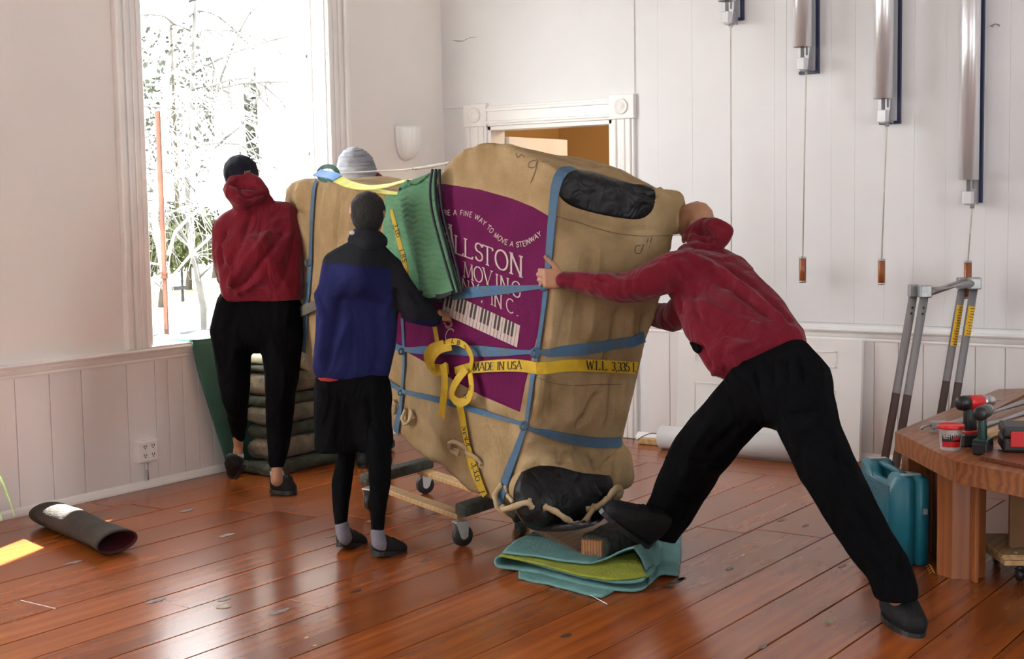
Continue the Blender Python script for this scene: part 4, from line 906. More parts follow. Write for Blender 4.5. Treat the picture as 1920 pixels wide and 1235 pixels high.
# carpeted timber block
ec = G(1108, 1072, .012); bd = (G(1180, 1030, .0)-G(1108, 1072, .0)).normalized(); bs = bd.cross(Z); c0 = ec+Z*.080
t = thing('carpeted_block', 'carpet-wrapped timber block with a frayed end on the aqua blanket', 'block', (ec.x, ec.y, .015))
bm = bmesh.new(); prism_between(bm, c0+bd*.004, c0+bd*.34, bs*.048, Z*.058, .006); obj('timber', bm, wood('raw_orange_timber', (.42, .19, .075), (.24, .09, .03), 3, .7, 2, 0, .2, .6), t)
bm = bmesh.new(); prism_between(bm, c0+bd*.022, c0+bd*.345, bs*.062, Z*.072, .018); me_ = remesh(bm, .008, 4)
displace(me_, lambda p, n: .004*nz(p, (40, 40, 40))); link('carpet_wrap', me_, CARP, t, True)
bm = bmesh.new(); random.seed(3)
for i in range(240):
    u = random.uniform(-1, 1); v = random.uniform(-1, .4); p = c0+bd*.022+bs*.05*u+Z*.066*v; d = (-bd*random.uniform(.2, 1)-Z*random.uniform(.1, .9)+bs*random.uniform(-.6, .6)).normalized(); L_ = random.uniform(.015, .05)
    tube(bm, [p, p+d*L_*.5, p+d*L_-Z*.008], [.0022, .0016, .0008], 4, False)
o = obj('frayed_fibres', bm, mat('carpet_fibre', (.22, .22, .19), .9, .3, 60), t); o['kind'] = 'stuff'
# folded aqua blanket
TB = thing('folded_blanket', 'folded aqua quilted blanket with lime lining under the pusher front foot', 'blanket', G(1080, 1060))
def gsheet(name, G_, hf, m, th=.008, parent=TB):
    return sheet(name, G_, lambda x, y, h, u, v: V(G(x, y, max(h, .004))) + Z*(hf(x, y, u, v) if hf else 0), m, parent, th)
def sh(name, top, bot, lef, rig, m, nx=50, ny=24, amp=.004, qd=.0018, th=.008, parent=TB):
    g = coons(top, bot, lef, rig, nx, ny)
    return sheet(name, g, lambda x, y, h, u, v: G(x, y, max(.005, h)) + Z*(amp*nz(V((x*.03, y*.05, 0)), (1, 1, 1)) + qd*quilt(x, y*1.6, 9, 26, 7)), m, parent, th)
sh('bottom_layer', [(990, 1010, .006), (1100, 1000, .006), (1200, 985, .006), (1268, 985, .006)], [(972, 1084, .006), (1040, 1098, .006), (1110, 1116, .008), (1128, 1120, .006)], [(990, 1010, .006), (975, 1050, .006), (972, 1084, .006)], [(1268, 985, .006), (1240, 1040, .006), (1180, 1090, .006), (1128, 1120, .006)], TOWEL)
sh('right_corner', [(1225, 1000, .02), (1250, 975, .06), (1274, 960, .05)], [(1195, 1075, .02), (1225, 1082, .01), (1240, 1078, .02), (1272, 1078, .01)], [(1225, 1000, .02), (1200, 1040, .05), (1195, 1075, .02)], [(1274, 960, .05), (1277, 1010, .03), (1272, 1078, .01)], TOWEL, 30, 24, .02)
# rolled fold on the left: section curve swept backwards
sec = smooth_path([(1214, 1082, .020), (1214, 1098, .012), (1190, 1107, .010), (1140, 1104, .012), (1080, 1092, .014), (1010, 1074, .014), (960, 1066, .014), (934, 1062, .020), (928, 1052, .040), (936, 1043, .062), (965, 1046, .060), (1020, 1062, .050), (1090, 1081, .044), (1160, 1092, .042), (1205, 1088, .046), (1206, 1078, .05)], 5)
bk = (G(1010, 1003, .0)-G(945, 1048, .0)); bm = bmesh.new(); g = []
for k in range(9):
    v = k/8; g.append([bm.verts.new(G(x, y, h)+bk*v*(1 if x < 1100 else max(.35, 1-(x-1100)/170))+Z*.003*nz(V((x*.05, v*4, 0)), (1, 1, 1))) for x, y, h in sec])
for a, b in zip(g, g[1:]):
    for i in range(len(a)-1): bm.faces.new((a[i], b[i], b[i+1], a[i+1]))
o = obj('rolled_fold', bm, TOWEL, TB, True); md = o.modifiers.new('s', 'SOLIDIFY'); md.thickness = .009; md.offset = 0
sh('lime_lining', [(945, 1036, .072), (990, 1035, .07), (1060, 1048, .066), (1120, 1050, .07), (1190, 1034, .09)], [(938, 1042, .068), (1010, 1057, .062), (1090, 1078, .056), (1150, 1086, .055), (1213, 1080, .055)], [(945, 1036, .072), (938, 1042, .068)], [(1190, 1034, .09), (1213, 1080, .055)], LIMEQ, 50, 14, .002)
sh('top_layer', [(990, 1003, .078), (1040, 1010, .078), (1090, 1015, .078), (1150, 1000, .08)], [(942, 1036, .080), (1000, 1042, .080), (1060, 1052, .078), (1105, 1056, .078)], [(990, 1003, .078), (965, 1015, .08), (942, 1036, .080)], [(1150, 1000, .08), (1140, 1040, .08), (1105, 1056, .078)], TOWEL, 40, 16, .003)
sh('peaked_fold', [(1105, 1056, .08), (1140, 1045, .10), (1170, 1030, .14), (1189, 1026, .155)], [(1160, 1050, .03), (1185, 1035, .05), (1215, 1030, .04), (1240, 1020, .03)], [(1105, 1056, .08), (1130, 1052, .05), (1160, 1050, .03)], [(1189, 1026, .155), (1205, 1020, .12), (1240, 1020, .03)], TOWEL, 30, 14, .003)
sh('peaked_fold', [(1189, 1026, .155), (1205, 1015, .13), (1235, 1000, .06)], [(1216, 1086, .012), (1235, 1075, .012), (1262, 1060, .012)], [(1189, 1026, .155), (1204, 1050, .09), (1216, 1086, .012)], [(1235, 1000, .06), (1250, 1030, .03), (1262, 1060, .012)], TOWEL, 24, 24, .008)
bm = bmesh.new(); tube(bm, [G(1105, 1114, .008), G(1120, 1122, .006), G(1138, 1132, .005)], .002, 5); obj('loose_thread', bm, mat('white_thread', (.7, .7, .65), .8), TB)
# ================================================================== UNDER THE WINDOW
CAMO = mat('mottled_brown_quilt', (.17, .125, .085), .85, 0, 9, .5, 40, c2=(.05, .055, .035)); OLV = mat('dark_olive_quilt', (.035, .042, .025), .85, .3, 14, .5, 40); CRM = mat('cream_olive_quilt', (.40, .40, .27), .85, .2, 7, .4, 30)
random.seed(12)
z = 0; k = 0
LAY = [(0.072, OLV, .07, 'bottom-most wide dark olive folded pad of the stack under the window'), (0.130, CAMO, .0, 'mottled brown folded pad, second from the floor in the stack'), (0.086, OLV, -.015, 'dark olive folded pad, third from the floor in the stack'), (0.110, CAMO, .005, 'mottled brown folded pad, middle of the stack behind the capped man legs'),
       (0.067, OLV, -.01, 'thin dark olive folded pad above the middle of the stack'), (0.139, CAMO, .01, 'thick mottled brown folded pad below the thin olive one near the stack top'), (0.048, OLV, 0, 'thin dark folded pad second from the top of the stack'), (0.072, CRM, -.005, 'pale cream folded pad topmost on the stack under the window')]
for h, m_, gr, lab in LAY:
    bm = bmesh.new(); x0, x1, y0, y1 = 5.99-gr, 7.0+gr, 6.0-gr, 6.255; r_ = h*.42
    hull(bm, [((x, y, z+zz), (r_*.8, r_*.8, h*.42)) for x in (x0+r_, x1-r_) for y in (y0+r_, y1-r_) for zz in (h*.44, h*.56)])
    me_ = remesh(bm, .014, 3); sd0 = k*3.1; displace(me_, lambda p, n: .010*nz(p, (9, 9, 26), sd0)+.006*nz(p, (24, 24, 50), sd0))
    tag(link('folded_pad', me_, m_, None, True), lab, 'blanket', 'folded pads stacked under the window'); z += h*1.0; k += 1
bm = bmesh.new()
DG = thing('dark_green_blanket', 'dark green blanket hanging over the window sill behind the capped man', 'blanket', PYW(400, 640, YW-.03))
def ysheet(x, y, o_, u, v): return PYW(x, y, YW-.055-o_) + V((0, -.012*math.sin(u*9+v*1.5)*min(1, v*3), 0))
sheet('hanging_sheet', coons([(360, 641, .0), (400, 636, .0), (460, 630, .0), (520, 622, .0)], [(426, 880, .03), (440, 878, .03), (470, 874, .03), (500, 868, .03)], [(360, 641, .0), (372, 700, .01), (398, 790, .03), (426, 880, .03)], [(520, 622, .0), (515, 700, .0), (505, 800, .02), (500, 868, .03)], 30, 30), ysheet, DGREEN, DG, .010)
a = PYW(360, 641, YW-.055); b = PYW(520, 622, YW-.055); bm = bmesh.new(); bm_g = [[bm.verts.new((a.x+(b.x-a.x)*i/16, YW-.055+.36*j/6, Z0+.018+.010*math.sin(i*.9+j)*(j/6) + (a.z-Z0-.012)*(1-j/6))) for i in range(17)] for j in range(7)]
for p, q in zip(bm_g, bm_g[1:]):
    for i in range(16): bm.faces.new((p[i], p[i+1], q[i+1], q[i]))
o = obj('sheet_on_sill', bm, DGREEN, DG, True); md = o.modifiers.new('s', 'SOLIDIFY'); md.thickness = .010; md.offset = 0
# dark cloth tube on the floor
A, Bq = G(98, 985, .0), G(216, 1036, .0); ax = (Bq-A).normalized(); sdv = ax.cross(Z); n = 40; bm = bmesh.new(); g = []
for k in range(25):
    u = k/24; c = A+(Bq-A)*(u*1.06-.02)+Z*.062; row = []
    for j in range(n):
        a = 2*PI*j/n; w_ = .100+.006*math.sin(u*7)+.012*(u > .8)*(u-.8)*5; h = .058-.010*max(0, u-.5)
        p = c+sdv*w_*math.cos(a)+Z*(h*math.sin(a)-(.062-h-.004)); sk = sdv*0
        p += ax*(.035*math.cos(a)*(u*2-1)) + V((0, 0, .004*nz(p, (9, 9, 9))))
        p.z = max(p.z, .006); row.append(bm.verts.new(p))
    g.append(row)
for p, q in zip(g, g[1:]):
    for j in range(n): bm.faces.new((p[j], p[(j+1) % n], q[(j+1) % n], q[j]))
bmesh.ops.recalc_face_normals(bm, faces=bm.faces)
BRN = mat('dark_brown_felt', (.035, .027, .021), .8, .15, 8, .25, 60, spec=.2); RIN = mat('dark_red_lining', (.10, .006, .012), .8)
o = obj('rolled_cover', bm, [BRN, RIN], None, True); md = o.modifiers.new('s', 'SOLIDIFY'); md.thickness = .007; md.offset = -1; md.material_offset = 1; md.material_offset_rim = 0
tag(o, 'dark brown cloth tube with red lining lying on the floor at the left', 'cover')
# ================================================================== RIGHT WALL FLOOR THINGS
a = PXW(1275, 700, XW-.05); b = PXW(1618, 638, XW-.05); b2 = PXW(1618, 852, XW-.09)
t = thing('panel_door', 'flat white panel door leaning on the right wall behind the pusher', 'panel', (XW-.1, (a.y+b.y)/2, 0))
y0, y1 = b.y, a.y; zt = b.z
def lean(z_): return XW-.105+.045*z_/zt
bm = bmesh.new(); poly_prism(bm, [(lean(0), y0, .004), (lean(0), y1, .004), (lean(zt), y1, zt), (lean(zt), y0, zt)], (.032, 0, 0)); obj('slab', bm, TRIM, t)
for yy0, yy1 in ((y0+.16, y0+.52), (y1-.52, y1-.12)):
    for z0_, z1_ in ((.15, .42), (.56, .66)):
        bm = bmesh.new()
        for q in ((yy0, yy1, z0_, z0_+.008), (yy0, yy1, z1_-.008, z1_), (yy0, yy0+.008, z0_, z1_), (yy1-.008, yy1, z0_, z1_)):
            poly_prism(bm, [(lean(q[2])-.004, q[0], q[2]), (lean(q[2])-.004, q[1], q[2]), (lean(q[3])-.004, q[1], q[3]), (lean(q[3])-.004, q[0], q[3])], (.006, 0, 0))
        obj('panel_moulding', bm, TRIM, t)
c1 = G(1375, 838, .0); c2 = G(1510, 862, .0); x_ = XW-.28; bm = bmesh.new(); lathe(bm, [(.0685, 0), (.075, .003), (.075, .95), (.0685, .953)], (x_, PXW(1500, 850, x_).y, .078), V((0, 1, 0)), 30); tag(obj('white_roll', bm, mat('white_vinyl_roll', (.70, .70, .70), .35, .02), None, True), 'long white roll lying on the floor by the wall between the pusher legs', 'roll')
c1 = G(1200, 831); c2 = G(1290, 838)
bm = bmesh.new(); prism_between(bm, c1+Z*.02, c2+Z*.02, (c2-c1).normalized().cross(Z)*.035, Z*.018, .003); tag(obj('wood_offcut', bm, PLYM), 'pale wood offcut on the floor by the wall behind the pusher knee', 'wood')
bm = bmesh.new(); P = air([(1194, 826, 9.05), (1205, 818, 9.05), (1222, 812, 9.1), (1236, 815, 9.1), (1240, 822, 9.08)]); tube(bm, P, .003, 6); tag(obj('thin_wire', bm, mat('brown_wire', (.10, .05, .04), .6), None, True), 'thin curled wire lying over the wood offcut by the wall', 'wire')
# aluminium trestle frame
t = thing('folding_trestle', 'folding aluminium tube frame with yellow stickers standing by the right wall', 'frame', G(1655, 900))
def FXP(px, py, X): return PXW(px, py, X)
TL = [(FXP(1712, 556, 7.47), FXP(1653, 895, 7.37)), (FXP(1733, 556, 7.42), FXP(1674, 905, 7.32))]; TR = [(FXP(1804, 540, 8.05), FXP(1752, 848, 7.95)), (FXP(1826, 540, 8.0), FXP(1774, 860, 7.90))]
legs_ = []
for i, (p, q) in enumerate(TL+TR):
    q = p+(q-p)*((p.z-.012)/(p.z-q.z)); bm = bmesh.new(); tube(bm, [p, q], .0225, 18); L = obj('leg', bm, ALU, t, True); legs_.append((p, q, L))
    bm = bmesh.new(); dq = (q-p).normalized(); tube(bm, [q-dq*.075, q], .028, 16); obj('foot_cap', bm, mat('grey_plastic_cap', (.22, .23, .24), .6), L, True)
for (p, q, L), sgn in zip(legs_[:2], (0, 0)):
    for k in (.055, .085):
        bm = bmesh.new(); c = p+(q-p)*k; c = c-_fh*.0215; lathe(bm, [(.006, 0), (.006, .002)], c, -_fh, 12); obj('bolt_hole', bm, INK, L)
STK = mat('yellow_sticker', (.80, .47, .01), .45, .03)
def sticker(L, p, q, a, b, m, wd=1.2, r_=.0235, lines=True, side=None):
    ax_ = (q-p).normalized(); s_ = side or (-_fh+_r0*.35).normalized(); s_ = (s_-ax_*s_.dot(ax_)).normalized(); o_ = ax_.cross(s_); bm = bmesh.new(); g = []
    for k in range(6):
        c = p+(q-p)*(a+(b-a)*k/5); g.append([bm.verts.new(c+(s_*math.cos(th)+o_*math.sin(th))*r_) for th in [wd*(j/6-1) for j in range(13)]])
    for x_, y_ in zip(g, g[1:]):
        for j in range(12): bm.faces.new((x_[j], x_[j+1], y_[j+1], y_[j]))
    st = obj('sticker', bm, m, L, True)
    if lines:
        bm = bmesh.new(); n = int((b-a)*70)
        for k in range(n):
            c = p+(q-p)*(a+(b-a)*(k+.7)/(n+.5)); w2 = wd*random.uniform(.4, .75)
            g = [[bm.verts.new(c+ax_*e+(s_*math.cos(th)+o_*math.sin(th))*(r_+.0006)) for th in [w2*(j/3-1) for j in range(7)]] for e in (0, .0035)]
            for j in range(6): bm.faces.new((g[0][j], g[0][j+1], g[1][j+1], g[1][j]))
        o = obj('fine_print', bm, INK, st); o['kind'] = 'stuff'
sticker(legs_[0][2], *legs_[0][:2], .09, .32, STK, .45, side=(_r0-_fh*.2).normalized())
sticker(legs_[2][2], *legs_[2][:2], .09, .31, STK); sticker(legs_[3][2], *legs_[3][:2], .095, .25, STK)
bm = bmesh.new(); tube(bm, [FXP(1745, 546, 7.42), FXP(1822, 531, 7.98)], .024, 18); tube(bm, [FXP(1725, 546, 7.47), FXP(1806, 529, 8.04)], .020, 14); obj('top_bar', bm, ALU, t, True)
for c, w_ in ((FXP(1714, 545, 7.47), .028), (FXP(1734, 546, 7.42), .03), (FXP(1805, 531, 8.04), .028), (FXP(1827, 531, 7.99), .030)):
    bm = bmesh.new(); obox(bm, c, _r0*w_*1.05, _fh*w_, Z*.033, .006); obj('corner_bracket', bm, STEEL, t)
# ------------------------------------------------------------------ low octagonal table
TZ = .53; EH = .088
tp = [G(1678, 809, TZ), G(1793, 865, TZ), G(1920, 890, TZ)]; d3 = (tp[2]-tp[1]).normalized()
tp = [tp[0], tp[1], tp[1]+d3*1.55]; tp += [tp[2]+V((.5, -.75, 0)), V((7.9, -.35, TZ)), V((8.1, .4, TZ)), V((8.1, 2.0, TZ)), V((7.85, tp[0].y+.02, TZ))]
cen = sum(tp, V((0, 0, 0)))/len(tp); inn = [p+(cen-p).normalized()*.24 for p in tp]
TT = thing('low_table', 'low wide many-sided fir table cut by the right edge of the picture', 'table', (cen.x, cen.y, 0))
for i in range(len(tp)):
    j = (i+1) % len(tp); bm = bmesh.new(); sh_ = (tp[j]-tp[i]).normalized()*.001
    poly_prism(bm, [tp[i]+sh_, tp[j]-sh_, inn[j]-sh_, inn[i]+sh_], (0, 0, -EH)); obj('edge_board', bm, TABLEM, TT)
# inner boards of the top, slightly sunk, running along Y
def clip(poly, nrm, d):
    out = []
    for a, b in zip(poly, poly[1:]+poly[:1]):
        da, db = a.dot(nrm)-d, b.dot(nrm)-d
        if da >= 0: out.append(a)
        if da*db < 0: out.append(a+(b-a)*(da/(da-db)))
    return out
x_ = 5.4
while x_ < 8.1:
    q = clip(clip([V((p.x, p.y, 0)) for p in inn], V((1, 0, 0)), x_+.002), V((-1, 0, 0)), -(x_+.168))
    if len(q) > 2: bm = bmesh.new(); poly_prism(bm, [p+Z*(TZ-.010) for p in q], (0, 0, -.03)); obj('top_board', bm, TABLEM, TT)
    x_ += .17
lc = V((5.80, 1.80, 0)); lc = G(1815, 1086); lc = lc+(_fh*.10)
bm = bmesh.new(); ang = [8+45*k for k in range(8)]; r_ = .105
poly_prism(bm, [lc+(_r0*math.cos(math.radians(a))+_fh*math.sin(math.radians(a)))*r_ for a in ang], (0, 0, TZ-EH)); o = obj('leg', bm, wood('orange_fir_upright', (.30, .095, .022), (.20, .056, .013), 1.0, .4, 2, .1, .1, .4), TT)
UPW = MATS['orange_fir_upright']
ab = (tp[0]-tp[1]).normalized(); nin = V((-ab.y, ab.x, 0)); nin = nin if nin.dot(cen-tp[0]) > 0 else -nin
for k in range(13):
    p = tp[1]+ab*(.12+k*.047)+nin*.13; bm = bmesh.new(); obox(bm, V((p.x, p.y, (TZ-EH)/2)), ab*.021, nin*.008, Z*(TZ-EH)/2*.998, .003); obj('slat', bm, UPW, TT)
bm = bmesh.new(); p = tp[0]-ab*.06+nin*.07; obox(bm, V((p.x, p.y, (TZ-EH)/2)), ab*.045, nin*.045, Z*(TZ-EH)/2, .004); obj('leg', bm, UPW, TT)
for p in (V((7.6, 1.9, 0)), V((7.5, .2, 0))):
    bm = bmesh.new(); poly_prism(bm, [p+V((math.cos(math.radians(a))*.1, math.sin(math.radians(a))*.1, 0)) for a in ang], (0, 0, TZ-EH)); obj('leg', bm, UPW, TT)
# things under the table
c = G(1930, 1075, .07); t = thing('plywood_dolly', 'pale plywood dolly on small casters beneath the low table', 'dolly', (c.x, c.y, 0))
p0 = G(1879, 1050, .10); p1 = p0+_r0*.5
bm = bmesh.new(); poly_prism(bm, [p0, p0+_r0*.5-_fh*.05, p0+_r0*.5+_fh*.35, p0+_fh*.4+_r0*.0], (0, 0, .020)); es = [e for e in bm.edges]; bmesh.ops.bevel(bm, geom=es, offset=.006, segments=2, affect='EDGES'); obj('top_board', bm, PLYM, t)
bm = bmesh.new(); poly_prism(bm, [p0+V((0, 0, -.022))+_r0*.01, p0+_r0*.5-_fh*.05-Z*.022, p0+_r0*.5+_fh*.35-Z*.022, p0+_fh*.4-Z*.022], (0, 0, .020)); obj('lower_board', bm, PLYM, t)
for q in (p0+_r0*.09+_fh*.05, p0+_r0*.40+_fh*.04, p0+_r0*.09+_fh*.33):
    c = V((q.x, q.y, 0)); bm = bmesh.new(); lathe(bm, [(.010, -.011), (.027, -.010), (.027, .010), (.010, .011)], c+Z*.0275, _r0, 20); lathe(bm, [(.022, 0), (.008, .012), (.008, .028)], c+Z*.05, Z, 12); obj('caster', bm, BLKP, t, True)
bm = bmesh.new(); q = p0+_r0*.07+_fh*.04+Z*.02; lathe(bm, [(.009, 0), (.009, .003), (.005, .006)], q, Z, 12); obj('bolt', bm, ALU, t, True)
bm = bmesh.new(); q = p0+_r0*.06+_fh*.10; obox(bm, q+Z*.155+_r0*.20, _r0*.20, _fh*.012, Z*.13, .008); tag(obj('brown_board', bm, mat('brown_hardboard', (.23, .12, .05), .7, .1, 5)), 'brown board standing upright on the plywood dolly under the table', 'board')
# things on the table: all stand on its top
TOP = TZ-.010
c = G(1782, 842, TZ)
t = thing('plastic_tub', 'small white plastic tub with red lid and red black label on the table', 'tub', c)
bm = bmesh.new(); lathe(bm, [(.040, 0), (.042, .002), (.049, .088), (.052, .089), (.052, .098)], c, n=32); obj('tub_body', bm, WHITEP, t, True)
bm = bmesh.new(); lathe(bm, [(.0555, .090), (.0565, .092), (.0565, .104), (.054, .107), (.050, .106), (.048, .103), (0, .103)], c, n=36); obj('lid', bm, mat('bright_red_lid', (.72, .02, .015), .35, .02), t, True)
def wrap(c, r0_, r1_, z0_, z1_, a0, a1, m, nm, parent, n=14):
    bm = bmesh.new(); f0 = -_fh; s0 = _r0; g = []
    for k in range(3):
        v = k/2; r_ = r0_+(r1_-r0_)*v; g.append([bm.verts.new(c+(f0*math.cos(a)+s0*math.sin(a))*r_+Z*(z0_+(z1_-z0_)*v)) for a in [a0+(a1-a0)*j/n for j in range(n+1)]])
    for x_, y_ in zip(g, g[1:]):
        for j in range(n): bm.faces.new((x_[j], x_[j+1], y_[j+1], y_[j]))
    return obj(nm, bm, m, parent, True)
lb = wrap(c, .0435, .0478, .015, .076, -1.15, .75, BLKP, 'label', t); wrap(c, .0440, .0456, .016, .038, -1.12, .72, REDP, 'label_band', lb)
wrap(c, .0472, .0480, .060, .064, -.95, -.45, WHITEP, 'label_stripe', lb); wrap(c, .0470, .0476, .052, .055, -1.0, -.5, WHITEP, 'label_stripe', lb); wrap(c, .0466, .0478, .046, .060, -.1, .5, REDP, 'label_mark', lb)
def drill(name, label, foot, sc, yaw, body_m, acc_m, pitch=0):
    """cordless drill standing on its battery"""
    t = thing(name, label, 'drill', foot); d = (_r0*math.cos(yaw)+_fh*math.sin(yaw)).normalized(); s = d.cross(Z)
    P = lambda a, b, h: foot+d*a*sc+s*b*sc+Z*h*sc
    bm = bmesh.new(); obox(bm, P(.005, 0, .030), d*.060*sc, s*.036*sc, Z*.030*sc, .008); obj('battery', bm, BLKP, t)
    bm = bmesh.new(); obox(bm, P(.008, 0, .064), d*.056*sc, s*.034*sc, Z*.008*sc, .004); obj('battery_collar', bm, acc_m, t)
    bm = bmesh.new(); hull(bm, [(P(-.015, 0, .075), .021*sc), (P(.012, 0, .075), .019*sc), (P(-.022, 0, .165), .018*sc), (P(.006, 0, .165), .017*sc)]); obj('handle', bm, body_m, t, True)
    bm = bmesh.new(); obox(bm, P(.018, 0, .12), d*.004*sc, s*.012*sc, Z*.05*sc, .002); obj('trigger_strip', bm, acc_m, t)
    bm = bmesh.new(); lathe(bm, [(.018*sc, 0), (.030*sc, .008*sc), (.034*sc, .03*sc), (.034*sc, .055*sc)], P(-.075, 0, .195), d, 24); obj('motor_cap', bm, BLKP, t, True)
    bm = bmesh.new(); lathe(bm, [(.032*sc, 0), (.034*sc, .01*sc), (.032*sc, .075*sc), (.028*sc, .08*sc)], P(-.020, 0, .195), d, 24); obj('gear_housing', bm, acc_m if acc_m is REDP else body_m, t, True)
    bm = bmesh.new(); lathe(bm, [(.029*sc, 0), (.029*sc, .012*sc), (.025*sc, .014*sc), (.025*sc, .045*sc), (.019*sc, .060*sc), (.008*sc, .070*sc), (.003*sc, .072*sc), (.003*sc, .10*sc)], P(.060, 0, .195), d, 24); obj('chuck', bm, mat('chrome_chuck', (.55, .56, .60), .25, .02, metal=1), t, True)
drill('cordless_drill', 'red and black cordless drill standing behind the white tub', G(1820, 835, TZ), .95, .35, BLKP, REDP)
drill('cordless_drill', 'dark green cordless drill standing right of the white tub', G(1842, 850, TZ), .88, 1.0, mat('dark_green_plastic', (.010, .045, .035), .4), mat('darker_green_plastic', (.012, .035, .03), .4))
# aluminium tubes, clamp, wood strips, board, case
for k, (a, b, r_, lab) in enumerate((((1770, 800), (1960, 742), .021, 'rear aluminium tube lying across the table behind the drills'), ((1800, 812), (1960, 762), .021, 'front aluminium tube lying across the table behind the drills'))):
    A, B_ = G(a[0], a[1], TZ+r_+.001), G(b[0], b[1], TZ+r_+.001); bm = bmesh.new(); tube(bm, [A, B_], r_, 20); tag(obj('aluminium_tube', bm, ALU, None, True), lab, 'tube')
c = G(1760, 808, TZ); t = thing('metal_clamp', 'small dark metal clamp on the table left of the tubes', 'clamp', c)
bm = bmesh.new(); obox(bm, c+Z*.03, _r0*.035, _fh*.02, Z*.018, .005); obj('jaw', bm, STEEL, t)
bm = bmesh.new(); tube(bm, [c+_r0*-.03+Z*.03, c-_r0*.07+Z*.022, c-_r0*.08+Z*.010], .007, 8); tube(bm, [c+Z*.012-_r0*.02, c-_r0*.02-_fh*.06+Z*.012], .006, 8); obj('screw_handle', bm, STEEL, t, True)
for a, b, wv_, m_, lab, nm, hz_ in (((1822, 822), (1990, 768), .030, PLYM, 'long pale wood strip lying on the table beside the tubes', 'wood_strip', .010), ((1895, 795), (1990, 778), .02, PLYM, 'short pale wood strip beyond the black case', 'wood_strip', .006)):
    A, B_ = G(a[0], a[1], TZ+hz_+.001), G(b[0], b[1], TZ+hz_+.001); bm = bmesh.new(); prism_between(bm, A, B_, (B_-A).normalized().cross(Z)*wv_, Z*hz_, .002); tag(obj(nm, bm, m_), lab, 'wood')
A, B_ = G(1850, 862, TZ+.008), G(1990, 892, TZ+.008); bm = bmesh.new(); poly_prism(bm, [G(1838, 862, TZ+.001), G(1860, 848, TZ+.001), G(1990, 862, TZ+.001), G(1990, 893, TZ+.001)], (0, 0, .016)); tag(obj('brown_board', bm, wood('reddish_board', (.26, .075, .03), (.13, .035, .014), 2, .4, 0, .1, .2, .4)), 'reddish brown grooved board under the black case on the table', 'board')
c = G(1925, 852, TZ+.018); t = thing('tool_case', 'black plastic tool case with a red latch at the table edge', 'case', c)
f0 = G(1880, 848, TZ+.018); yv = _r0*.97-_fh*.22; bv = _fh*.97+_r0*.22
bm = bmesh.new(); obox(bm, f0+yv*.16+bv*.10+Z*.030, yv*.16, bv*.10, Z*.030, .012); obj('case_base', bm, BLKP, t)
bm = bmesh.new(); obox(bm, f0+yv*.16+bv*.10+Z*.082, yv*.158, bv*.098, Z*.022, .012); obj('case_lid', bm, mat('charcoal_plastic', (.03, .032, .034), .5), t)
bm = bmesh.new(); obox(bm, f0+yv*.055-bv*.004+Z*.056, yv*.026, bv*.006, Z*.032, .003); obj('latch', bm, REDP, t)
bm = bmesh.new(); obox(bm, f0+yv*.2+bv*.10+Z*.106, yv*.06, bv*.02, Z*.003, .002); obj('lid_inset', bm, BLKP, t)
# teal case standing beside the table
q0 = G(1692, 1063); q1 = G(1737, 1058); hgt = .385; tv = (q1-q0); lv = (G(1612, 862, hgt)-G(1692, 903, hgt)); lv.z = 0; tv = tv-lv.normalized()*tv.dot(lv.normalized()); Lc = lv.length; lv.normalize(); tl = tv.length
t = thing('teal_case', 'teal plastic power tool case standing on the floor against the table', 'case', q0)
prof = [(0, .0), (Lc, .0), (Lc, hgt-.01), (Lc-.01, hgt), (Lc*.80, hgt), (Lc*.74, hgt-.03), (Lc*.70, hgt-.055), (Lc*.40, hgt-.055), (Lc*.36, hgt-.03), (Lc*.30, hgt), (.02, hgt), (0, hgt-.02)]
for k in (0, 1):
    bm = bmesh.new(); o_ = tv*(.0 if k == 0 else .505); poly_prism(bm, [q0+lv*a+Z*(b+.004)+o_ for a, b in prof], tv*.495)
    bmesh.ops.bevel(bm, geom=[e for e in bm.edges], offset=.008, segments=2, affect='EDGES'); obj('shell', bm, TEAL, t, True)
bm = bmesh.new(); hb = [q0+lv*Lc*.80+Z*(hgt-.008)+tv*.5, q0+lv*Lc*.25+Z*(hgt-.008)+tv*.5]; prism_between(bm, hb[0], hb[1], tv.normalized()*.014, Z*.010, .006); obj('handle', bm, TEAL, t, True)
bm = bmesh.new()
for k in range(20): z_ = .10+k*.0115; prism_between(bm, q0+lv*Lc*.30+Z*z_-tv.normalized()*.001, q0+lv*Lc*.92+Z*z_-tv.normalized()*.001, tv.normalized()*.003, Z*.003, .001)
o = obj('moulded_ribs', bm, TEAL, t); o['kind'] = 'stuff'
for a in (.12, .88):
    bm = bmesh.new(); obox(bm, q0+lv*Lc*a+tv*.5+Z*(hgt+.006), lv*.016, tv*.35, Z*.004, .002); obj('latch', bm, ALU, t)
bm = bmesh.new(); obox(bm, q0+tv*.85+Z*.24-lv*.002, tv*.08, lv*.003, Z*.012, .001); obj('hinge_pin', bm, ALU, t)
# loose bits on the floor
bm = bmesh.new(); c = G(1555, 1165, .006); vs = [bm.verts.new(c+_r0*a*.018+_fh*b*.02+Z*(.004*abs(a))) for a, b in ((-1, .6), (-.2, 1), (.8, .2), (1, -.8), (.2, -.6), (-.8, .1))]; bm.faces.new(vs); tag(obj('fallen_leaf', bm, mat('green_leaf', (.10, .20, .03), .5)), 'tiny green leaf lying on the floor near the rear shoe', 'leaf')
bm = bmesh.new()
for k in range(4): c = G(1737+k*2, 1062+k*4, .006); tube(bm, [c, c+_r0*.012+Z*.01, c+_r0*.02-_fh*.01+Z*.002], .0025, 5)
tag(obj('brass_hook', bm, mat('brass', (.6, .35, .1), .3, metal=1)), 'bit of brass chain on the floor beside the teal case', 'hardware')
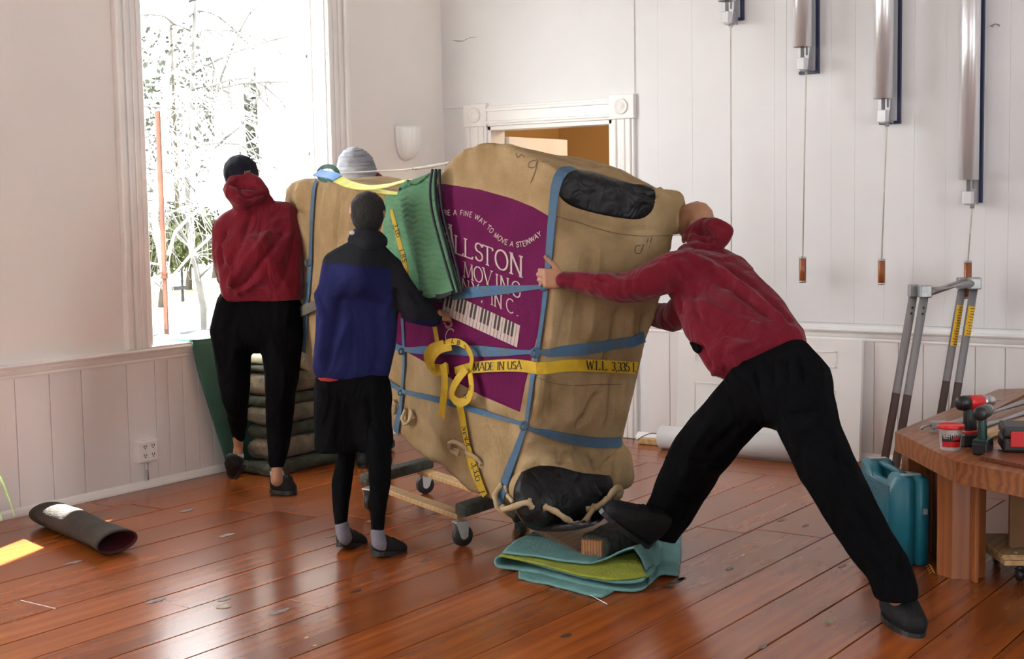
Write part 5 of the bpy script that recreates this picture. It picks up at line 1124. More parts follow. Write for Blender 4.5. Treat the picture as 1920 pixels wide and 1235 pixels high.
# spider plant reaching in at the left edge
pc = G(-95, 1010); t = thing('spider_plant', 'spider plant with green and white blades reaching in at the left edge', 'plant', (pc.x, pc.y, 0))
bm = bmesh.new(); lathe(bm, [(.07, 0), (.075, .005), (.10, .22), (.105, .225), (.105, .25), (.095, .25), (.09, .225), (0, .22)], (pc.x, pc.y, 0), n=28); obj('pot', bm, mat('terracotta', (.40, .16, .08), .8, .1, 9), t, True)
LFW = mat('striped_leaf_green', (.30, .50, .10), .45, .2, 3); tipz = [D(28, 969, 6.25), D(4, 976, 6.2), D(-6, 960, 6.3), D(12, 930, 6.6), D(-40, 980, 6.0), D(-150, 960, 6.2), D(-120, 900, 6.6), D(-60, 1000, 5.8), D(-170, 1000, 6)]
for k, e in enumerate(tipz):
    s0 = V((pc.x, pc.y, .24)); m0 = (s0+e)/2; m0.z = max(s0.z, e.z)+.24; P = smooth_path([tuple(s0), tuple(s0*.4+m0*.6+Z*.04), tuple(m0), tuple(m0*.35+e*.65+Z*.07), tuple(e)], 6)
    P = [V(p) for p in P]; bm = bmesh.new(); n = len(P); ribbon(bm, P, [(Z*.7-_fh*.5).normalized()]*n, [.014*math.sin(PI*(.12+.86*i/(n-1)))+.002 for i in range(n)], .001); L = obj('leaf', bm, LFW, t)
    bm = bmesh.new(); ribbon(bm, [p+(Z*.7-_fh*.5).normalized()*.0012 for p in P], [(Z*.7-_fh*.5).normalized()]*n, [.005*math.sin(PI*(.12+.86*i/(n-1))) for i in range(n)], .0006); obj('leaf_stripe', bm, mat('cream_leaf_stripe', (.62, .66, .42), .5), L)
# ================================================================== PEOPLE
def pb(px, py, d, r): return (D(px, py, d), r*d/FPX)
def shrink(balls, k): return [(c, r*k) for c, r in balls]
def head(bm, c, R, face, up):
    """cranium, jaw, nose, ears, brow, lips; R = half head width"""
    f = V(face).normalized(); u = V(up); u = (u-f*u.dot(f)).normalized(); s = f.cross(u)
    P = lambda a, b, h: c+f*a*R+s*b*R+u*h*R
    hull(bm, [(P(-.30, 0, .25), R*.98), (P(.25, 0, .30), R*.90), (P(-.1, 0, .42), R*.92)])
    hull(bm, [(P(.20, 0, .1), R*.86), (P(.62, .0, -.80), R*.34), (P(.35, .32, -.62), R*.36), (P(.35, -.32, -.62), R*.36), (P(-.15, 0, -.35), R*.66)])
    chain(bm, [(P(1.02, 0, .12), R*.10), (P(1.24, 0, -.20), R*.15)]); hull(bm, [(P(.98, .16, .22), R*.12), (P(.98, -.16, .22), R*.12)])
    chain(bm, [(P(.90, .42, .22), R*.10), (P(1.0, .15, .24), R*.10)]); chain(bm, [(P(.90, -.42, .22), R*.10), (P(1.0, -.15, .24), R*.10)])
    hull(bm, [(P(1.02, .18, -.50), R*.09), (P(1.02, -.18, -.50), R*.09), (P(1.0, 0, -.58), R*.10)])
    for q in (-1, 1):
        hull(bm, [(P(-.08, 1.02*q, .18), R*.13), (P(-.12, 1.10*q, .02), R*.12), (P(-.02, 1.0*q, -.22), R*.10), (P(-.2, 1.12*q, .16), R*.09)])
def hand(bm, w_, d, n, side, curl=(.5, .8, .6), sc=1.0, thumb=.3):
    """w_ wrist, d wrist-to-knuckle, n back-of-hand normal, side towards the thumb"""
    d = V(d).normalized(); n = V(n); n = (n-d*n.dot(d)).normalized(); s = V(side); s = (s-d*s.dot(d)-n*s.dot(n)).normalized()
    P = lambda a, b, h=0: w_+(d*a+s*b+n*h)*sc
    hull(bm, [(P(-.01, .012), .020*sc), (P(-.01, -.012), .019*sc), (P(.045, .026), .017*sc), (P(.045, -.026), .015*sc)])
    hull(bm, [(P(.04, .026), .016*sc), (P(.04, -.026), .015*sc), (P(.082, .030), .0125*sc), (P(.076, -.032), .0115*sc)])
    for i, (b, L_, r_) in enumerate(((.032, 1.0, .0095), (.011, 1.1, .0098), (-.011, 1.03, .0092), (-.031, .82, .0082))):
        p = P(.082-.003*abs(i-1), b, .001); a = 0; pts = [(P(.05, b*.9), r_*sc)]; pts.append((p, r_*1.12*sc))
        for L2, c_ in zip((.043, .027, .021), curl):
            a += c_; p = p+(d*math.cos(a)-n*math.sin(a))*L2*L_*sc; r_ *= .93; pts.append((p, r_*sc))
        chain(bm, pts)
    p = P(.018, .022, -.004); pts = [(p, .015*sc)]; dr = (d*.62+s*.75-n*thumb).normalized()
    for L2, r_ in ((.040, .0135), (.032, .0112), (.026, .0095)):
        p = p+dr*L2*sc; pts.append((p, r_*sc)); dr = (dr+d*.22-n*thumb*.3).normalized()
    chain(bm, pts)
def cz_on(me, segs, extra=None):
    """creases given as pixel polylines on the side of the garment that faces the room"""
    bv = bvh_of(me); out = []
    for pts, a, wd in segs:
        W_ = [bv.ray_cast(CAM, ray(x, y).normalized())[0] for x, y in pts]
        for p, q in zip(W_, W_[1:]):
            if p is not None and q is not None and (p-q).length < .6: out.append((p, q, a*1.7, wd))
    creases(me, out, extra)
def garment(name, bm, m, root, segs=(), voxel=.011, sm=5, noise_amp=.004, sc=(9, 9, 5), seed=0, cut=()):
    me = remesh(bm, voxel, sm)
    for P0, nn, rad in cut:
        nn = nn.normalized()
        for v in me.vertices:
            h = (v.co-P0).dot(nn)
            if h > 0 and (v.co-P0).length < rad: v.co -= nn*h*.93
    me.update(); cz_on(me, segs, lambda p, n: noise_amp*nz(p, sc, seed)+noise_amp*.5*nz(p, (sc[0]*2.4, sc[1]*2.4, sc[2]*2.4), seed+5)); return link(name, me, m, root, True)
def shoe(root, heel, toe, r_h, r_t, m=SHOE, label=None, up=V((0, 0, 1)), sole=WHITEP):
    d = (toe-heel).normalized(); s = d.cross(up).normalized(); u = s.cross(d)
    bm = bmesh.new(); hull(bm, [(heel+u*r_h*.5, r_h*.85), (heel+u*r_h*1.25-d*r_h*.1, r_h*.70), (heel+d*r_h*1.2+u*r_h*.7, r_h*.85)])
    hull(bm, [(heel+d*r_h*1.2+u*r_h*.6, r_h*.85), (toe-d*r_t*1.2+u*r_t*.1, r_t*1.12), (toe-u*r_t*.1, r_t*.9), (heel+u*r_h*.1, r_h*.8)])
    me = remesh(bm, .006, 3); z_ = heel-u*r_h*.55
    for v in me.vertices:
        h = (v.co-z_).dot(u)
        if h < 0: v.co -= u*h
    o = link('shoe', me, m, root, True)
    bm = bmesh.new(); N_ = 20; L_ = (toe-heel).length; c = (heel+toe)/2-u*r_h*.55; pts = []
    for k in range(N_):
        a = 2*PI*k/N_; pts.append(c+d*math.cos(a)*(L_/2+r_h*.85)+s*math.sin(a)*(r_h*.92 if math.cos(a) < 0 else r_t*1.05))
    poly_prism(bm, [p-u*.012 for p in pts], u*.022); so = obj('sole', bm, BLKP, o)
    bm = bmesh.new(); bs_ = bvh_of(me)
    for k in range(4):
        q = heel+d*(r_h*1.3+k*.016)+u*(r_h*1.8-k*.008); tube(bm, [bs_.find_nearest(q+s*e_)[0]+u*.001 for e_ in (-.022, -.011, 0, .011, .022)], .0028, 5)
    obj('laces', bm, BLACKC, o); return o
# ---- man in the maroon hoodie pushing at the right
RT = thing('person', 'person in maroon hoodie lunging to push the piano end at the right', 'person', G(1480, 1100))
Lsh, Rsh = pb(1272, 506, 5.88, 35), pb(1335, 500, 6.12, 34)
bm = bmesh.new()
hull(bm, [pb(1268, 508, 5.88, 40), pb(1335, 492, 6.1, 34), pb(1300, 535, 5.95, 50), pb(1372, 522, 5.95, 46)])
hull(bm, [pb(1300, 535, 5.92, 50), pb(1365, 520, 5.95, 44), pb(1330, 605, 5.78, 52), pb(1412, 575, 5.80, 52)])
hull(bm, [pb(1330, 605, 5.78, 50), pb(1412, 577, 5.80, 54), pb(1362, 668, 5.68, 44), pb(1465, 636, 5.66, 46)])
hull(bm, [pb(1362, 668, 5.68, 42), pb(1470, 636, 5.66, 43), pb(1375, 684, 5.66, 34), pb(1482, 648, 5.64, 32)])
chain(bm, [pb(1262, 508, 5.86, 40), pb(1212, 530, 5.84, 34), pb(1168, 541, 5.86, 29), pb(1112, 532, 5.90, 23), pb(1056, 524, 5.94, 17)])
chain(bm, [pb(1300, 560, 6.12, 32), pb(1262, 595, 6.30, 28), pb(1225, 590, 6.5, 22)])
chain(bm, [pb(1290, 478, 6.0, 24), pb(1330, 470, 6.02, 26)])
for b in ((1302, 436, 6.12, 22), (1320, 424, 6.08, 20), (1345, 424, 6.0, 18), (1361, 436, 5.98, 15), (1352, 448, 5.98, 16), (1325, 448, 6.02, 20)): pass
hd = [(1302, 440, 6.12, 22), (1318, 426, 6.08, 20), (1340, 424, 6.0, 18), (1361, 434, 5.96, 16), (1352, 448, 5.96, 17), (1328, 455, 6.02, 18), (1306, 452, 6.06, 20)]
chain(bm, [pb(*b) for b in hd]); hull(bm, [pb(1310, 446, 6.1, 16), pb(1345, 440, 6.02, 14), pb(1330, 460, 6.0, 16)])
garment('hoodie', bm, MAROON, RT, [
 ([(1240, 500), (1262, 540), (1275, 590)], -.014, .016), ([(1262, 490), (1300, 540), (1310, 600)], -.012, .018), ([(1280, 475), (1340, 500), (1420, 560)], .012, .016), ([(1300, 500), (1370, 540), (1450, 600)], -.012, .016),
 ([(1330, 500), (1400, 545), (1470, 600)], .010, .014), ([(1360, 500), (1430, 550), (1490, 610)], -.010, .014), ([(1300, 560), (1370, 590), (1440, 620)], .008, .014), ([(1300, 590), (1350, 620), (1420, 640)], -.008, .014),
 ([(1310, 640), (1340, 690)], -.014, .012), ([(1325, 690), (1360, 670), (1420, 645), (1500, 612)], -.010, .009), ([(1340, 700), (1350, 680)], .014, .016), ([(1370, 655), (1385, 690)], .010, .014), ([(1350, 660), (1358, 700)], -.016, .010),
 ([(1190, 500), (1200, 545)], -.012, .013), ([(1160, 515), (1150, 560)], -.010, .013), ([(1130, 515), (1165, 530), (1200, 525)], .008, .012), ([(1080, 512), (1078, 545)], -.006, .010), ([(1100, 520), (1150, 530)], -.008, .010), ([(1220, 500), (1180, 550)], .010, .014), ([(1110, 510), (1120, 550)], .008, .012),
 ([(1300, 432), (1335, 440), (1372, 450)], -.018, .010), ([(1310, 448), (1345, 452), (1365, 462)], -.014, .010), ([(1340, 415), (1362, 430)], -.008, .008), ([(1296, 462), (1340, 468), (1362, 476)], -.014, .009)], seed=1, noise_amp=.005)
# hem ribbing, pocket
bm = bmesh.new(); hull(bm, [pb(1371, 684, 5.655, 33), pb(1481, 650, 5.63, 31), pb(1378, 690, 5.655, 30), pb(1486, 655, 5.63, 28)])
bm2 = bmesh.new()
P = smooth_path([(1284, 627), (1293, 640), (1303, 650), (1316, 656)], 4); hb_ = RT.children[0]; bvh_h = bvh_of(hb_.data); pts = []
bm.free(); bm2.free()
pk = []
for x, y in P:
    h = bvh_h.ray_cast(CAM, ray(x, y).normalized()); pk.append((h[0], h[1]) if h[0] is not None else None)
pk = [q for q in pk if q]
if len(pk) > 2:
    bm = bmesh.new(); ribbon(bm, [q[0]+q[1]*.002 for q in pk], [q[1] for q in pk], [.004+.040*math.sin(PI*(i+.4)/(len(pk)+.2)) for i in range(len(pk))], .003); tag(obj('pocket_opening', bm, BLACKC, hb_), 'dark pocket opening')
bm = bmesh.new()
hull(bm, [pb(1398, 706, 5.64, 42), pb(1488, 672, 5.60, 40), pb(1428, 728, 5.62, 58), pb(1500, 716, 5.56, 62)])
hull(bm, [pb(1428, 728, 5.62, 56), pb(1500, 716, 5.56, 62), pb(1440, 752, 5.66, 52), pb(1505, 760, 5.5, 62)])
chain(bm, [pb(1408, 742, 5.68, 58), pb(1342, 812, 5.84, 58), pb(1306, 860, 5.94, 56), pb(1282, 905, 6.08, 52), pb(1258, 955, 6.2, 46)])
hull(bm, [pb(1258, 955, 6.2, 46), pb(1228, 998, 6.26, 44)])
chain(bm, [pb(1498, 745, 5.52, 66), pb(1522, 812, 5.46, 58), pb(1548, 872, 5.42, 56), pb(1592, 950, 5.36, 52), pb(1630, 1015, 5.32, 47), pb(1662, 1064, 5.28, 44)])
hull(bm, [pb(1662, 1060, 5.28, 44), pb(1680, 1112, 5.26, 43)])
garment('trousers', bm, BLACKC, RT, [
 ([(1420, 690), (1425, 740)], -.008, .010), ([(1450, 680), (1452, 730)], -.008, .010), ([(1475, 670), (1480, 725)], -.008, .010), ([(1500, 660), (1508, 720)], -.008, .010),
 ([(1530, 770), (1480, 780), (1430, 800)], -.012, .016), ([(1545, 790), (1500, 810)], .010, .014), ([(1340, 780), (1300, 840), (1280, 900)], .010, .02), ([(1380, 800), (1330, 850)], -.010, .018), ([(1290, 860), (1340, 870)], -.012, .016),
 ([(1270, 930), (1310, 945)], -.010, .014), ([(1240, 950), (1290, 980)], -.010, .012), ([(1560, 850), (1600, 880)], -.010, .014), ([(1520, 880), (1580, 960), (1640, 1050)], .010, .02), ([(1600, 940), (1660, 1040), (1700, 1080)], -.010, .018), ([(1560, 800), (1572, 900)], .008, .02), ([(1620, 1060), (1690, 1080)], -.008, .012)], noise_amp=.006, sc=(6, 6, 6), seed=3, cut=((D(1678, 1120, 5.26), -_z+_r0*.05, .22), (D(1232, 1004, 6.25), -_z*.92-_r0*.38, .22)))
bm = bmesh.new(); hull(bm, [pb(1360, 716, 5.58, 3), pb(1354, 724, 5.58, 3)]); 
bm.free()
# body
bm = bmesh.new()
hull(bm, [pb(1280, 510, 5.93, 26), pb(1335, 500, 6.1, 26), pb(1345, 560, 5.9, 36)]); hull(bm, [pb(1345, 560, 5.9, 36), pb(1395, 650, 5.72, 34), pb(1450, 625, 5.72, 34)]); hull(bm, [pb(1395, 650, 5.72, 32), pb(1450, 625, 5.72, 32), pb(1425, 735, 5.64, 40), pb(1490, 720, 5.58, 44)])
chain(bm, [pb(1420, 740, 5.67, 40), pb(1318, 850, 5.94, 30), pb(1232, 985, 6.27, 18), pb(1210, 1003, 6.30, 16)]); chain(bm, [pb(1495, 745, 5.54, 42), pb(1555, 880, 5.43, 30), pb(1672, 1090, 5.28, 17), pb(1680, 1120, 5.25, 17)])
chain(bm, [pb(1268, 510, 5.88, 24), pb(1170, 541, 5.87, 18), pb(1058, 525, 5.95, 12)]); chain(bm, [pb(1330, 520, 6.12, 24), pb(1262, 595, 6.30, 19), pb(1225, 590, 6.5, 13)])
chain(bm, [pb(1320, 480, 6.05, 24), pb(1314, 440, 6.2, 22)])
hc = D(1306, 421, 6.36)
head(bm, hc, .078, (-_r0*.55+_fh*.35-_z*.55), (-_r0*.35+_z*.9))
wr = D(1058, 525, 5.945)
hand(bm, wr, (-_r0*.97+_fh*.12+_z*.10), (-_fh*.95-_r0*.2), (_z), (.75, 1.15, .9), 1.0, .05)
hand(bm, D(1225, 590, 6.5), (-_r0), (_fh), (_z), (.2, .3, .2), .98, .1)
me = remesh(bm, .0052, 4, .45); link('body', me, SKIN, RT, True)
hR = G(1674, 1135, .055); shoe(RT, hR, G(1714, 1166, .045), .066, .056)
shoe(RT, D(1214, 1000, 6.10), D(1154, 956, 6.02), .066, .058, up=(_r0*.62+_z*.65-_fh*.1).normalized())
# ---- capped man by the window
RA = thing('person', 'person in maroon hoodie and dark cap seen from behind, stepping beside the window', 'person', G(505, 915))
bm = bmesh.new()
hull(bm, [pb(428, 424, 7.704, 26), pb(532, 402, 7.733, 26), pb(548, 414, 7.752, 24), pb(470, 395, 7.704, 22), pb(440, 470, 7.656, 36), pb(538, 460, 7.685, 34)])
hull(bm, [pb(440, 470, 7.656, 38), pb(536, 460, 7.685, 37), pb(448, 538, 7.656, 36), pb(534, 538, 7.656, 37), pb(490, 480, 7.608, 44)])
hull(bm, [pb(448, 538, 7.656, 36), pb(533, 540, 7.656, 36), pb(446, 552, 7.656, 32), pb(538, 552, 7.656, 32)])
chain(bm, [pb(420, 428, 7.685, 23), pb(418, 480, 7.656, 21), pb(424, 520, 7.752, 19), pb(440, 545, 7.993, 15)])
chain(bm, [pb(546, 414, 7.752, 26), pb(552, 480, 7.752, 23), pb(550, 530, 7.897, 18), pb(545, 560, 8.089, 14)])
chain(bm, [pb(433, 356, 7.646, 15), pb(440, 340, 7.675, 14), pb(462, 333, 7.694, 14), pb(480, 343, 7.675, 14), pb(494, 360, 7.656, 13), pb(478, 370, 7.627, 15), pb(452, 372, 7.608, 17), pb(436, 362, 7.627, 16)])
hull(bm, [pb(440, 362, 7.656, 17), pb(486, 364, 7.665, 14), pb(505, 374, 7.685, 9), pb(460, 388, 7.656, 20)])
garment('hoodie', bm, MAROON, RA, [
 ([(432, 345), (460, 352), (492, 352)], -.016, .012), ([(436, 362), (465, 372), (500, 362)], -.016, .012), ([(445, 335), (452, 360), (470, 372)], -.014, .010), ([(420, 378), (460, 392), (505, 374)], -.012, .012),
 ([(425, 430), (412, 460), (416, 500)], -.018, .013), ([(520, 410), (485, 460), (430, 540)], .012, .018), ([(535, 430), (500, 480), (450, 545)], -.012, .018), ([(470, 410), (450, 460), (425, 520)], -.010, .018), ([(440, 405), (470, 400)], .010, .016),
 ([(530, 480), (480, 530), (440, 552)], .012, .016), ([(550, 440), (540, 500), (520, 545)], -.010, .016), ([(425, 480), (438, 510), (430, 540)], .012, .014), ([(418, 548), (490, 540), (565, 538)], -.008, .009)], seed=8, cut=((D(490, 562, 7.656), -_z, .5),))
bm = bmesh.new()
hull(bm, [pb(440, 575, 7.685, 38), pb(530, 575, 7.685, 38), pb(434, 622, 7.685, 42), pb(528, 622, 7.685, 40)])
chain(bm, [pb(433, 622, 7.685, 40), pb(438, 690, 7.723, 33), pb(440, 740, 7.8, 27), pb(446, 790, 7.935, 18), pb(447, 818, 7.993, 13)])
chain(bm, [pb(528, 625, 7.685, 41), pb(528, 700, 7.646, 34), pb(525, 770, 7.627, 27), pb(522, 830, 7.608, 22), pb(519, 864, 7.608, 17)])
garment('trousers', bm, BLACKC, RA, [([(420, 740), (460, 745)], -.010, .012), ([(500, 740), (550, 730)], -.008, .014), ([(478, 600), (478, 650)], -.010, .012), ([(440, 650), (430, 720)], .008, .02), ([(505, 840), (540, 838)], -.008, .010), ([(430, 800), (460, 796)], -.008, .010)], noise_amp=.006, sc=(6, 6, 6), seed=4)
bm = bmesh.new()
hull(bm, [pb(440, 420, 7.733, 20), pb(525, 405, 7.752, 20), pb(480, 540, 7.704, 30), pb(490, 600, 7.704, 34)]); chain(bm, [pb(465, 400, 7.733, 16), pb(456, 360, 7.762, 16)])
chain(bm, [pb(438, 620, 7.704, 28), pb(441, 740, 7.82, 18), pb(447, 835, 8.022, 9), pb(445, 860, 8.031, 10)]); chain(bm, [pb(525, 620, 7.704, 28), pb(525, 770, 7.637, 18), pb(519, 870, 7.608, 10), pb(519, 900, 7.588, 12)])
chain(bm, [pb(425, 432, 7.704, 15), pb(420, 490, 7.685, 12), pb(442, 548, 8.022, 9)]); chain(bm, [pb(545, 415, 7.771, 15), pb(552, 500, 7.82, 12), pb(545, 562, 8.108, 9)])
head(bm, D(452, 330, 7.781), .082, (_fh*.85-_r0*.35-_z*.35), (_z))
hand(bm, D(442, 550, 8.051), (_r0*.8+_fh*.5), (-_fh-_z*.2), (_z), (.3, .4, .3), .95); hand(bm, D(545, 564, 8.128), (_fh*.6+_r0*.6), (-_fh+_r0*.2), (_z), (.3, .4, .3), .95)
me = remesh(bm, .0065, 4, .45); link('body', me, SKIN, RA, True)
bm = bmesh.new(); c = D(452, 326, 7.771); hull(bm, [(c+_z*.010, .098), (c+_z*.016+_fh*.03-_r0*.012, .093), (c-_fh*.03-_z*.004, .092), (c-_z*.020, .088)])
me = remesh(bm, .008, 3); cap = link('cap', me, mat('navy_black_cap', (.010, .010, .018), .9, .1, 9, .1, 60, spec=.15), RA, True)
bm = bmesh.new(); fd = (_fh*.80-_r0*.50-_z*.35).normalized(); sd2 = fd.cross(_z).normalized(); c2_ = c+fd*.075-_z*.03
poly_prism(bm, [c2_+sd2*.075*math.cos(a)+fd*.095*max(0, math.sin(a))*1.0-_z*.018*abs(math.cos(a)) for a in [PI*k/12 for k in range(13)]], (0, 0, .005)); obj('brim', bm, mat('navy_black_cap', (1, 1, 1)), cap)
bvc = bvh_of(me)
def csf(px, py, off):
    h = bvc.ray_cast(CAM, ray(px, py).normalized()); return (h[0]+h[1]*off, h[1]) if h[0] is not None else (D(px, py, 7.97), -_fh)
text_px('stitched_mark', 'LINE', 458, 325, (4.4, -.4), (.2, -4.4), LETTER, cap, .2, .1, False, False, .002, csf)
bm = bmesh.new(); lathe(bm, [(.008, 0), (.005, .005), (0, .006)], c+_z*.112, _z, 10); obj('button', bm, mat('navy_black_cap', (1, 1, 1)), cap)
shoe(RA, G(518, 911, .045), G(545, 913, .040), .047, .042); shoe(RA, D(449, 868, 8.0), D(436, 886, 8.12), .046, .042, up=(-_fh*.75+_z*.65).normalized())
for q in ((519, 884, 7.608, 12), (446, 852, 8.022, 11)):
    bm = bmesh.new(); c = D(*q[:3]); lathe(bm, [(q[3]*.00295*1.05, 0), (q[3]*.00295, .022), (q[3]*.0027, .024), (q[3]*.0027, 0)], c-Z*.02, Z, 16); obj('ankle_sock', bm, mat('pale_sock', (.45, .44, .46), .9), RA, True)
# ---- dark haired man in the navy jacket
RB = thing('person', 'dark-haired person in navy and charcoal jacket and black shorts standing with back to us', 'person', G(690, 1032))
bm = bmesh.new()
hull(bm, [pb(626, 494, 6.52, 24), pb(736, 502, 6.6, 22), pb(688, 462, 6.52, 26), pb(624, 545, 6.5, 30), pb(722, 560, 6.56, 30), pb(675, 520, 6.45, 34)])
hull(bm, [pb(624, 545, 6.5, 30), pb(722, 560, 6.56, 28), pb(622, 640, 6.48, 32), pb(712, 650, 6.52, 30)])
hull(bm, [pb(622, 640, 6.48, 32), pb(712, 650, 6.52, 30), pb(617, 688, 6.47, 32), pb(700, 696, 6.5, 32)])
chain(bm, [pb(734, 512, 6.58, 27), pb(762, 558, 6.52, 27), pb(782, 583, 6.5, 25), pb(812, 594, 6.53, 20)])
chain(bm, [pb(625, 510, 6.56, 22), pb(628, 570, 6.75, 20), pb(680, 600, 6.95, 16)])
jk = garment('jacket', bm, NAVY, RB, [([(596, 540), (606, 600), (598, 680)], .012, .016), ([(640, 560), (625, 640), (612, 700)], -.008, .016), ([(735, 540), (745, 575), (760, 600)], -.014, .014), ([(700, 560), (715, 640), (700, 700)], -.008, .018), ([(770, 545), (790, 575)], -.010, .012), ([(668, 540), (664, 620), (668, 715)], -.003, .006), ([(745, 590), (780, 600)], .008, .012), ([(655, 600), (630, 660)], .008, .02), ([(720, 590), (735, 560)], .010, .014)], seed=20, cut=((D(660, 722, 6.5), -_z, .26),))
jk['label'] = 'navy fleece jacket with charcoal yoke and sleeve'
# charcoal yoke, collar and right sleeve: second material by where the cloth is
me = jk.data; me.materials.append(CHARCOAL)
bvj = None; yk_n = (-_fh)
def px_of(p):
    q = p-CAM; w_ = q.dot(_f); return 960+FPX*q.dot(_r)/w_, 617.5-FPX*q.dot(_u)/w_
for p in me.polygons:
    x, y = px_of(p.center)
    if y < 494 + max(0, (x-640))*.10 or (x > 722+max(0, (y-500))*.18 and y < 600 and x-722 > (y-600)*.2) and x > 735: p.material_index = 1
bm = bmesh.new(); chain(bm, [pb(668, 450, 6.5, 17), pb(690, 458, 6.47, 19), pb(712, 452, 6.55, 17)]); hull(bm, [pb(672, 442, 6.54, 16), pb(690, 445, 6.50, 17), pb(708, 446, 6.58, 15), pb(690, 470, 6.5, 22)]); garment('collar', bm, CHARCOAL, RB, seed=22, noise_amp=.002)
bm = bmesh.new(); lathe(bm, [(.011, 0), (.011, .003), (.007, .005)], D(660, 436, 6.42), -_fh, 16); tag(obj('collar_badge', bm, ALU, RB), 'small round silver badge')
bm = bmesh.new(); hull(bm, [pb(619, 700, 6.475, 27), pb(690, 704, 6.5, 25), pb(619, 704, 6.475, 26), pb(680, 707, 6.5, 21)]); tag(link('shirt_hem', remesh(bm, .011, 3), mat('red_shirt', (.30, .015, .015), .8), RB, True), 'red shirt hem')
bm = bmesh.new()
hull(bm, [pb(622, 712, 6.5, 33), pb(700, 716, 6.5, 33), pb(622, 750, 6.5, 34), pb(702, 752, 6.5, 34)])
hull(bm, [pb(622, 745, 6.5, 34), pb(665, 750, 6.5, 26), pb(622, 835, 6.5, 33), pb(655, 830, 6.5, 22)]); hull(bm, [pb(700, 748, 6.5, 34), pb(670, 752, 6.5, 26), pb(706, 830, 6.48, 32), pb(680, 825, 6.48, 22)])
garment('shorts', bm, BLACKC, RB, [([(640, 730), (630, 840)], -.008, .014), ([(690, 740), (700, 830)], -.008, .014)], seed=24, noise_amp=.006, cut=((D(660, 846, 6.5), -_z, .3),))
bm = bmesh.new(); chain(bm, [pb(652, 810, 6.58, 24), pb(650, 850, 6.6, 18), pb(641, 905, 6.6, 20), pb(639, 950, 6.6, 16), pb(640, 985, 6.6, 12)]); garment('legging', bm, BLACKC, RB, seed=25, noise_amp=.002)
bm = bmesh.new(); chain(bm, [pb(703, 810, 6.48, 30), pb(710, 850, 6.45, 25), pb(713, 905, 6.45, 21), pb(709, 955, 6.45, 16), pb(708, 995, 6.45, 13)]); garment('legging', bm, BLACKC, RB, seed=26, noise_amp=.002)
SOCK = mat('grey_sock', (.14, .135, .16), .9, .1, 20)
for q, e in (((641, 985, 6.6, 14), (646, 1008, 6.6, 15)), ((708, 998, 6.45, 14), (711, 1020, 6.45, 15))):
    bm = bmesh.new(); chain(bm, [pb(*q), pb(*e)]); link('sock', remesh(bm, .007, 2), SOCK, RB, True)
bm = bmesh.new()
hull(bm, [pb(632, 500, 6.56, 16), pb(730, 505, 6.62, 16), pb(675, 560, 6.52, 26), pb(665, 690, 6.52, 28)]); chain(bm, [pb(692, 470, 6.56, 17), pb(695, 425, 6.58, 17)])
hull(bm, [pb(630, 715, 6.52, 24), pb(695, 715, 6.52, 24), pb(665, 690, 6.52, 26)]); chain(bm, [pb(640, 720, 6.52, 24), pb(650, 850, 6.6, 15), pb(641, 905, 6.6, 14), pb(641, 1000, 6.6, 9), pb(650, 1012, 6.6, 9)]); chain(bm, [pb(695, 720, 6.5, 24), pb(710, 850, 6.45, 17), pb(713, 905, 6.45, 15), pb(708, 1010, 6.45, 9), pb(716, 1025, 6.45, 9)])
chain(bm, [pb(734, 512, 6.6, 17), pb(780, 583, 6.5, 15), pb(818, 590, 6.52, 12)]); chain(bm, [pb(632, 510, 6.58, 16), pb(628, 570, 6.77, 13), pb(685, 600, 6.97, 10)])
head(bm, D(690, 404, 6.58), .079, (_fh*.80+_r0*.35-_z*.12), (_z-_r0*.04))
hand(bm, D(816, 590, 6.53), (_r0*.75-_z*.15+_fh*.45), (-_fh*.2+_r0*.5+_z*.6), (-_r0*.2+_fh*.1+_z*.8), (.7, .9, .8), .85, .2); hand(bm, D(685, 600, 6.97), (_r0*.9+_fh*.1), (-_fh), (_z), (.3, .4, .3), .9)
me = remesh(bm, .0055, 4, .45); link('body', me, SKIN, RB, True)
bm = bmesh.new(); c = D(690, 398, 6.57); hull(bm, [(c+_z*.014-_fh*.018, .084), (c+_z*.018+_fh*.03, .080), (c-_z*.018-_fh*.03, .078)]); hull(bm, [(c-_z*.02-_fh*.03, .076), (c-_z*.055-_fh*.03, .056)])
me = remesh(bm, .008, 3); displace(me, lambda p, n: .0025*nz(p, (90, 90, 60))); link('hair', me, HAIR, RB, True)
shoe(RB, D(641, 1012, 6.6), D(678, 1013, 6.75), .037, .034); shoe(RB, D(708, 1028, 6.45), D(752, 1026, 6.58), .038, .035)
# ---- person beyond the piano
RC = thing('person', 'person in grey striped beanie and maroon hood mostly hidden behind the piano', 'person', G(702, 868))
cC = D(671, 318, 8.62)
bm = bmesh.new(); head(bm, cC+_z*.0, .090, (_r0*.5-_fh*.3-_z*.45), (_z)); chain(bm, [(cC-_z*.05, .055), (cC-_z*.2+_r0*.03, .06)])
hull(bm, [(cC-_z*.28-_r0*.12, .08), (cC-_z*.28+_r0*.20, .08), (cC-_z*.75, .13)]); hull(bm, [(cC-_z*.75, .13), (cC-_z*.95-_r0*.05, .13), (cC-_z*.95+_r0*.10, .13)])
kn = [V((0, 0, 0))]*1
hpC = cC-_z*.95; f1 = G(680, 868); f2 = G(722, 868)
chain(bm, [(hpC-_r0*.06, .10), ((hpC+f1)/2-_fh*.03+_r0*.01, .062), (V((f1.x, f1.y, .08)), .040)]); chain(bm, [(hpC+_r0*.10, .10), ((hpC+f2)/2-_fh*.05+_r0*.02, .062), (V((f2.x, f2.y, .08)), .040)])
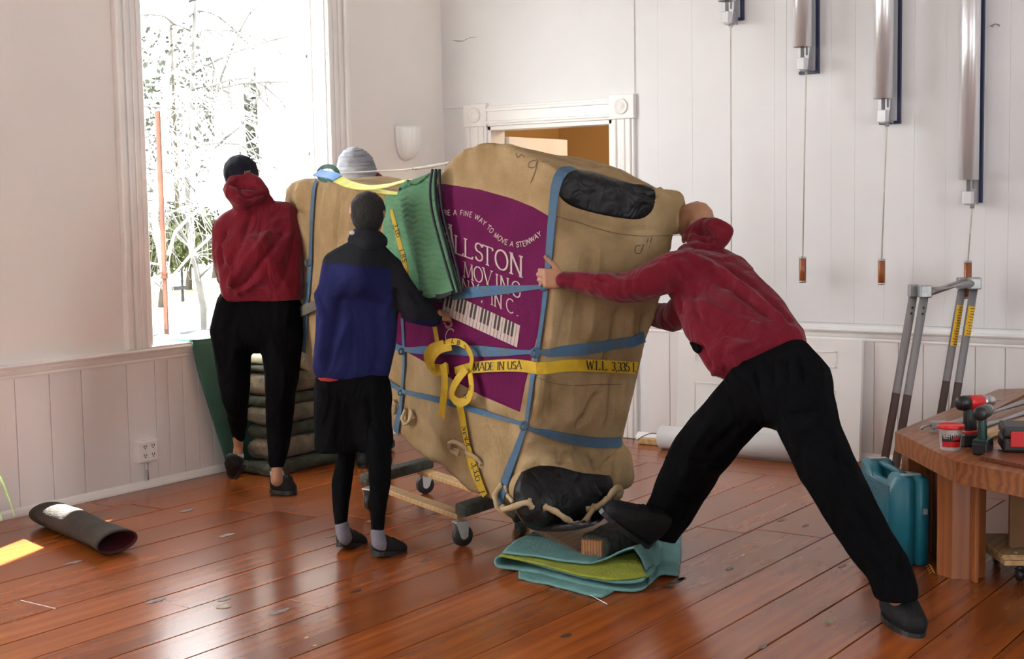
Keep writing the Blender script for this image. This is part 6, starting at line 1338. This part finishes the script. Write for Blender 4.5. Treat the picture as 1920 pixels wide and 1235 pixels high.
chain(bm, [(cC-_z*.28-_r0*.14, .05), (cC-_z*.55-_r0*.2-_fh*.08, .042), (cC-_z*.6-_r0*.05-_fh*.28, .032)]); chain(bm, [(cC-_z*.28+_r0*.22, .05), (cC-_z*.55+_r0*.28-_fh*.1, .042), (cC-_z*.5+_r0*.2-_fh*.32, .032)])
hand(bm, cC-_z*.6-_r0*.05-_fh*.28, (-_fh), (_z), (_r0), (.3, .4, .3), .95); hand(bm, cC-_z*.5+_r0*.2-_fh*.32, (-_fh), (_z), (-_r0), (.3, .4, .3), .95)
link('body', remesh(bm, .008, 4, .45), SKIN, RC, True)
bm = bmesh.new(); hull(bm, [(cC+_z*.02, .108), (cC+_z*.035-_r0*.02, .106), (cC-_z*.02-_r0*.045, .092), (cC-_z*.01+_r0*.02, .098), (cC-_z*.03+_r0*.035-_fh*.03, .090)])
me = remesh(bm, .008, 3); displace(me, lambda p, n: .0025*math.sin((p.z*1.0-p.x*.12)*420))
bn = mat('grey_striped_knit', (.30, .31, .35), .9, .2, 8, .3, 60, stretch=(1, 1, 9), c2=(.13, .135, .16)); link('beanie', me, bn, RC, True)
bm = bmesh.new(); chain(bm, [(cC-_z*.10-_r0*.10, .045), (cC-_z*.095+_r0*.0-_fh*.07, .05), (cC-_z*.055+_r0*.10-_fh*.03, .045), (cC-_z*.07+_r0*.11+_fh*.05, .05)])
hull(bm, [(cC-_z*.28-_r0*.13, .10), (cC-_z*.28+_r0*.21, .10), (cC-_z*.13, .09)]); hull(bm, [(cC-_z*.30-_r0*.13, .10), (cC-_z*.30+_r0*.21, .10), (cC-_z*.85-_r0*.08, .15), (cC-_z*.85+_r0*.12, .15)])
chain(bm, [(cC-_z*.28-_r0*.15, .07), (cC-_z*.55-_r0*.2-_fh*.08, .058), (cC-_z*.6-_r0*.06-_fh*.26, .045)]); chain(bm, [(cC-_z*.28+_r0*.23, .07), (cC-_z*.55+_r0*.28-_fh*.1, .058), (cC-_z*.5+_r0*.2-_fh*.30, .045)])
garment('hoodie', bm, MAROON, RC, seed=30)
bm = bmesh.new(); hull(bm, [(hpC+_z*.02-_r0*.06, .13), (hpC+_z*.02+_r0*.1, .13), (hpC-_z*.05, .14)])
for ff, q in ((f1, -.06), (f2, .10)): chain(bm, [(hpC+_r0*q, .12), ((hpC+ff)/2-_fh*.04+_r0*.02, .085), (V((ff.x, ff.y, .14)), .060)])
garment('trousers', bm, BLACKC, RC, seed=31, noise_amp=.006)
for ff in (f1, f2): shoe(RC, V((ff.x, ff.y, .040)), V((ff.x, ff.y, .036))-_fh*.15+_r0*.02, .042, .040)
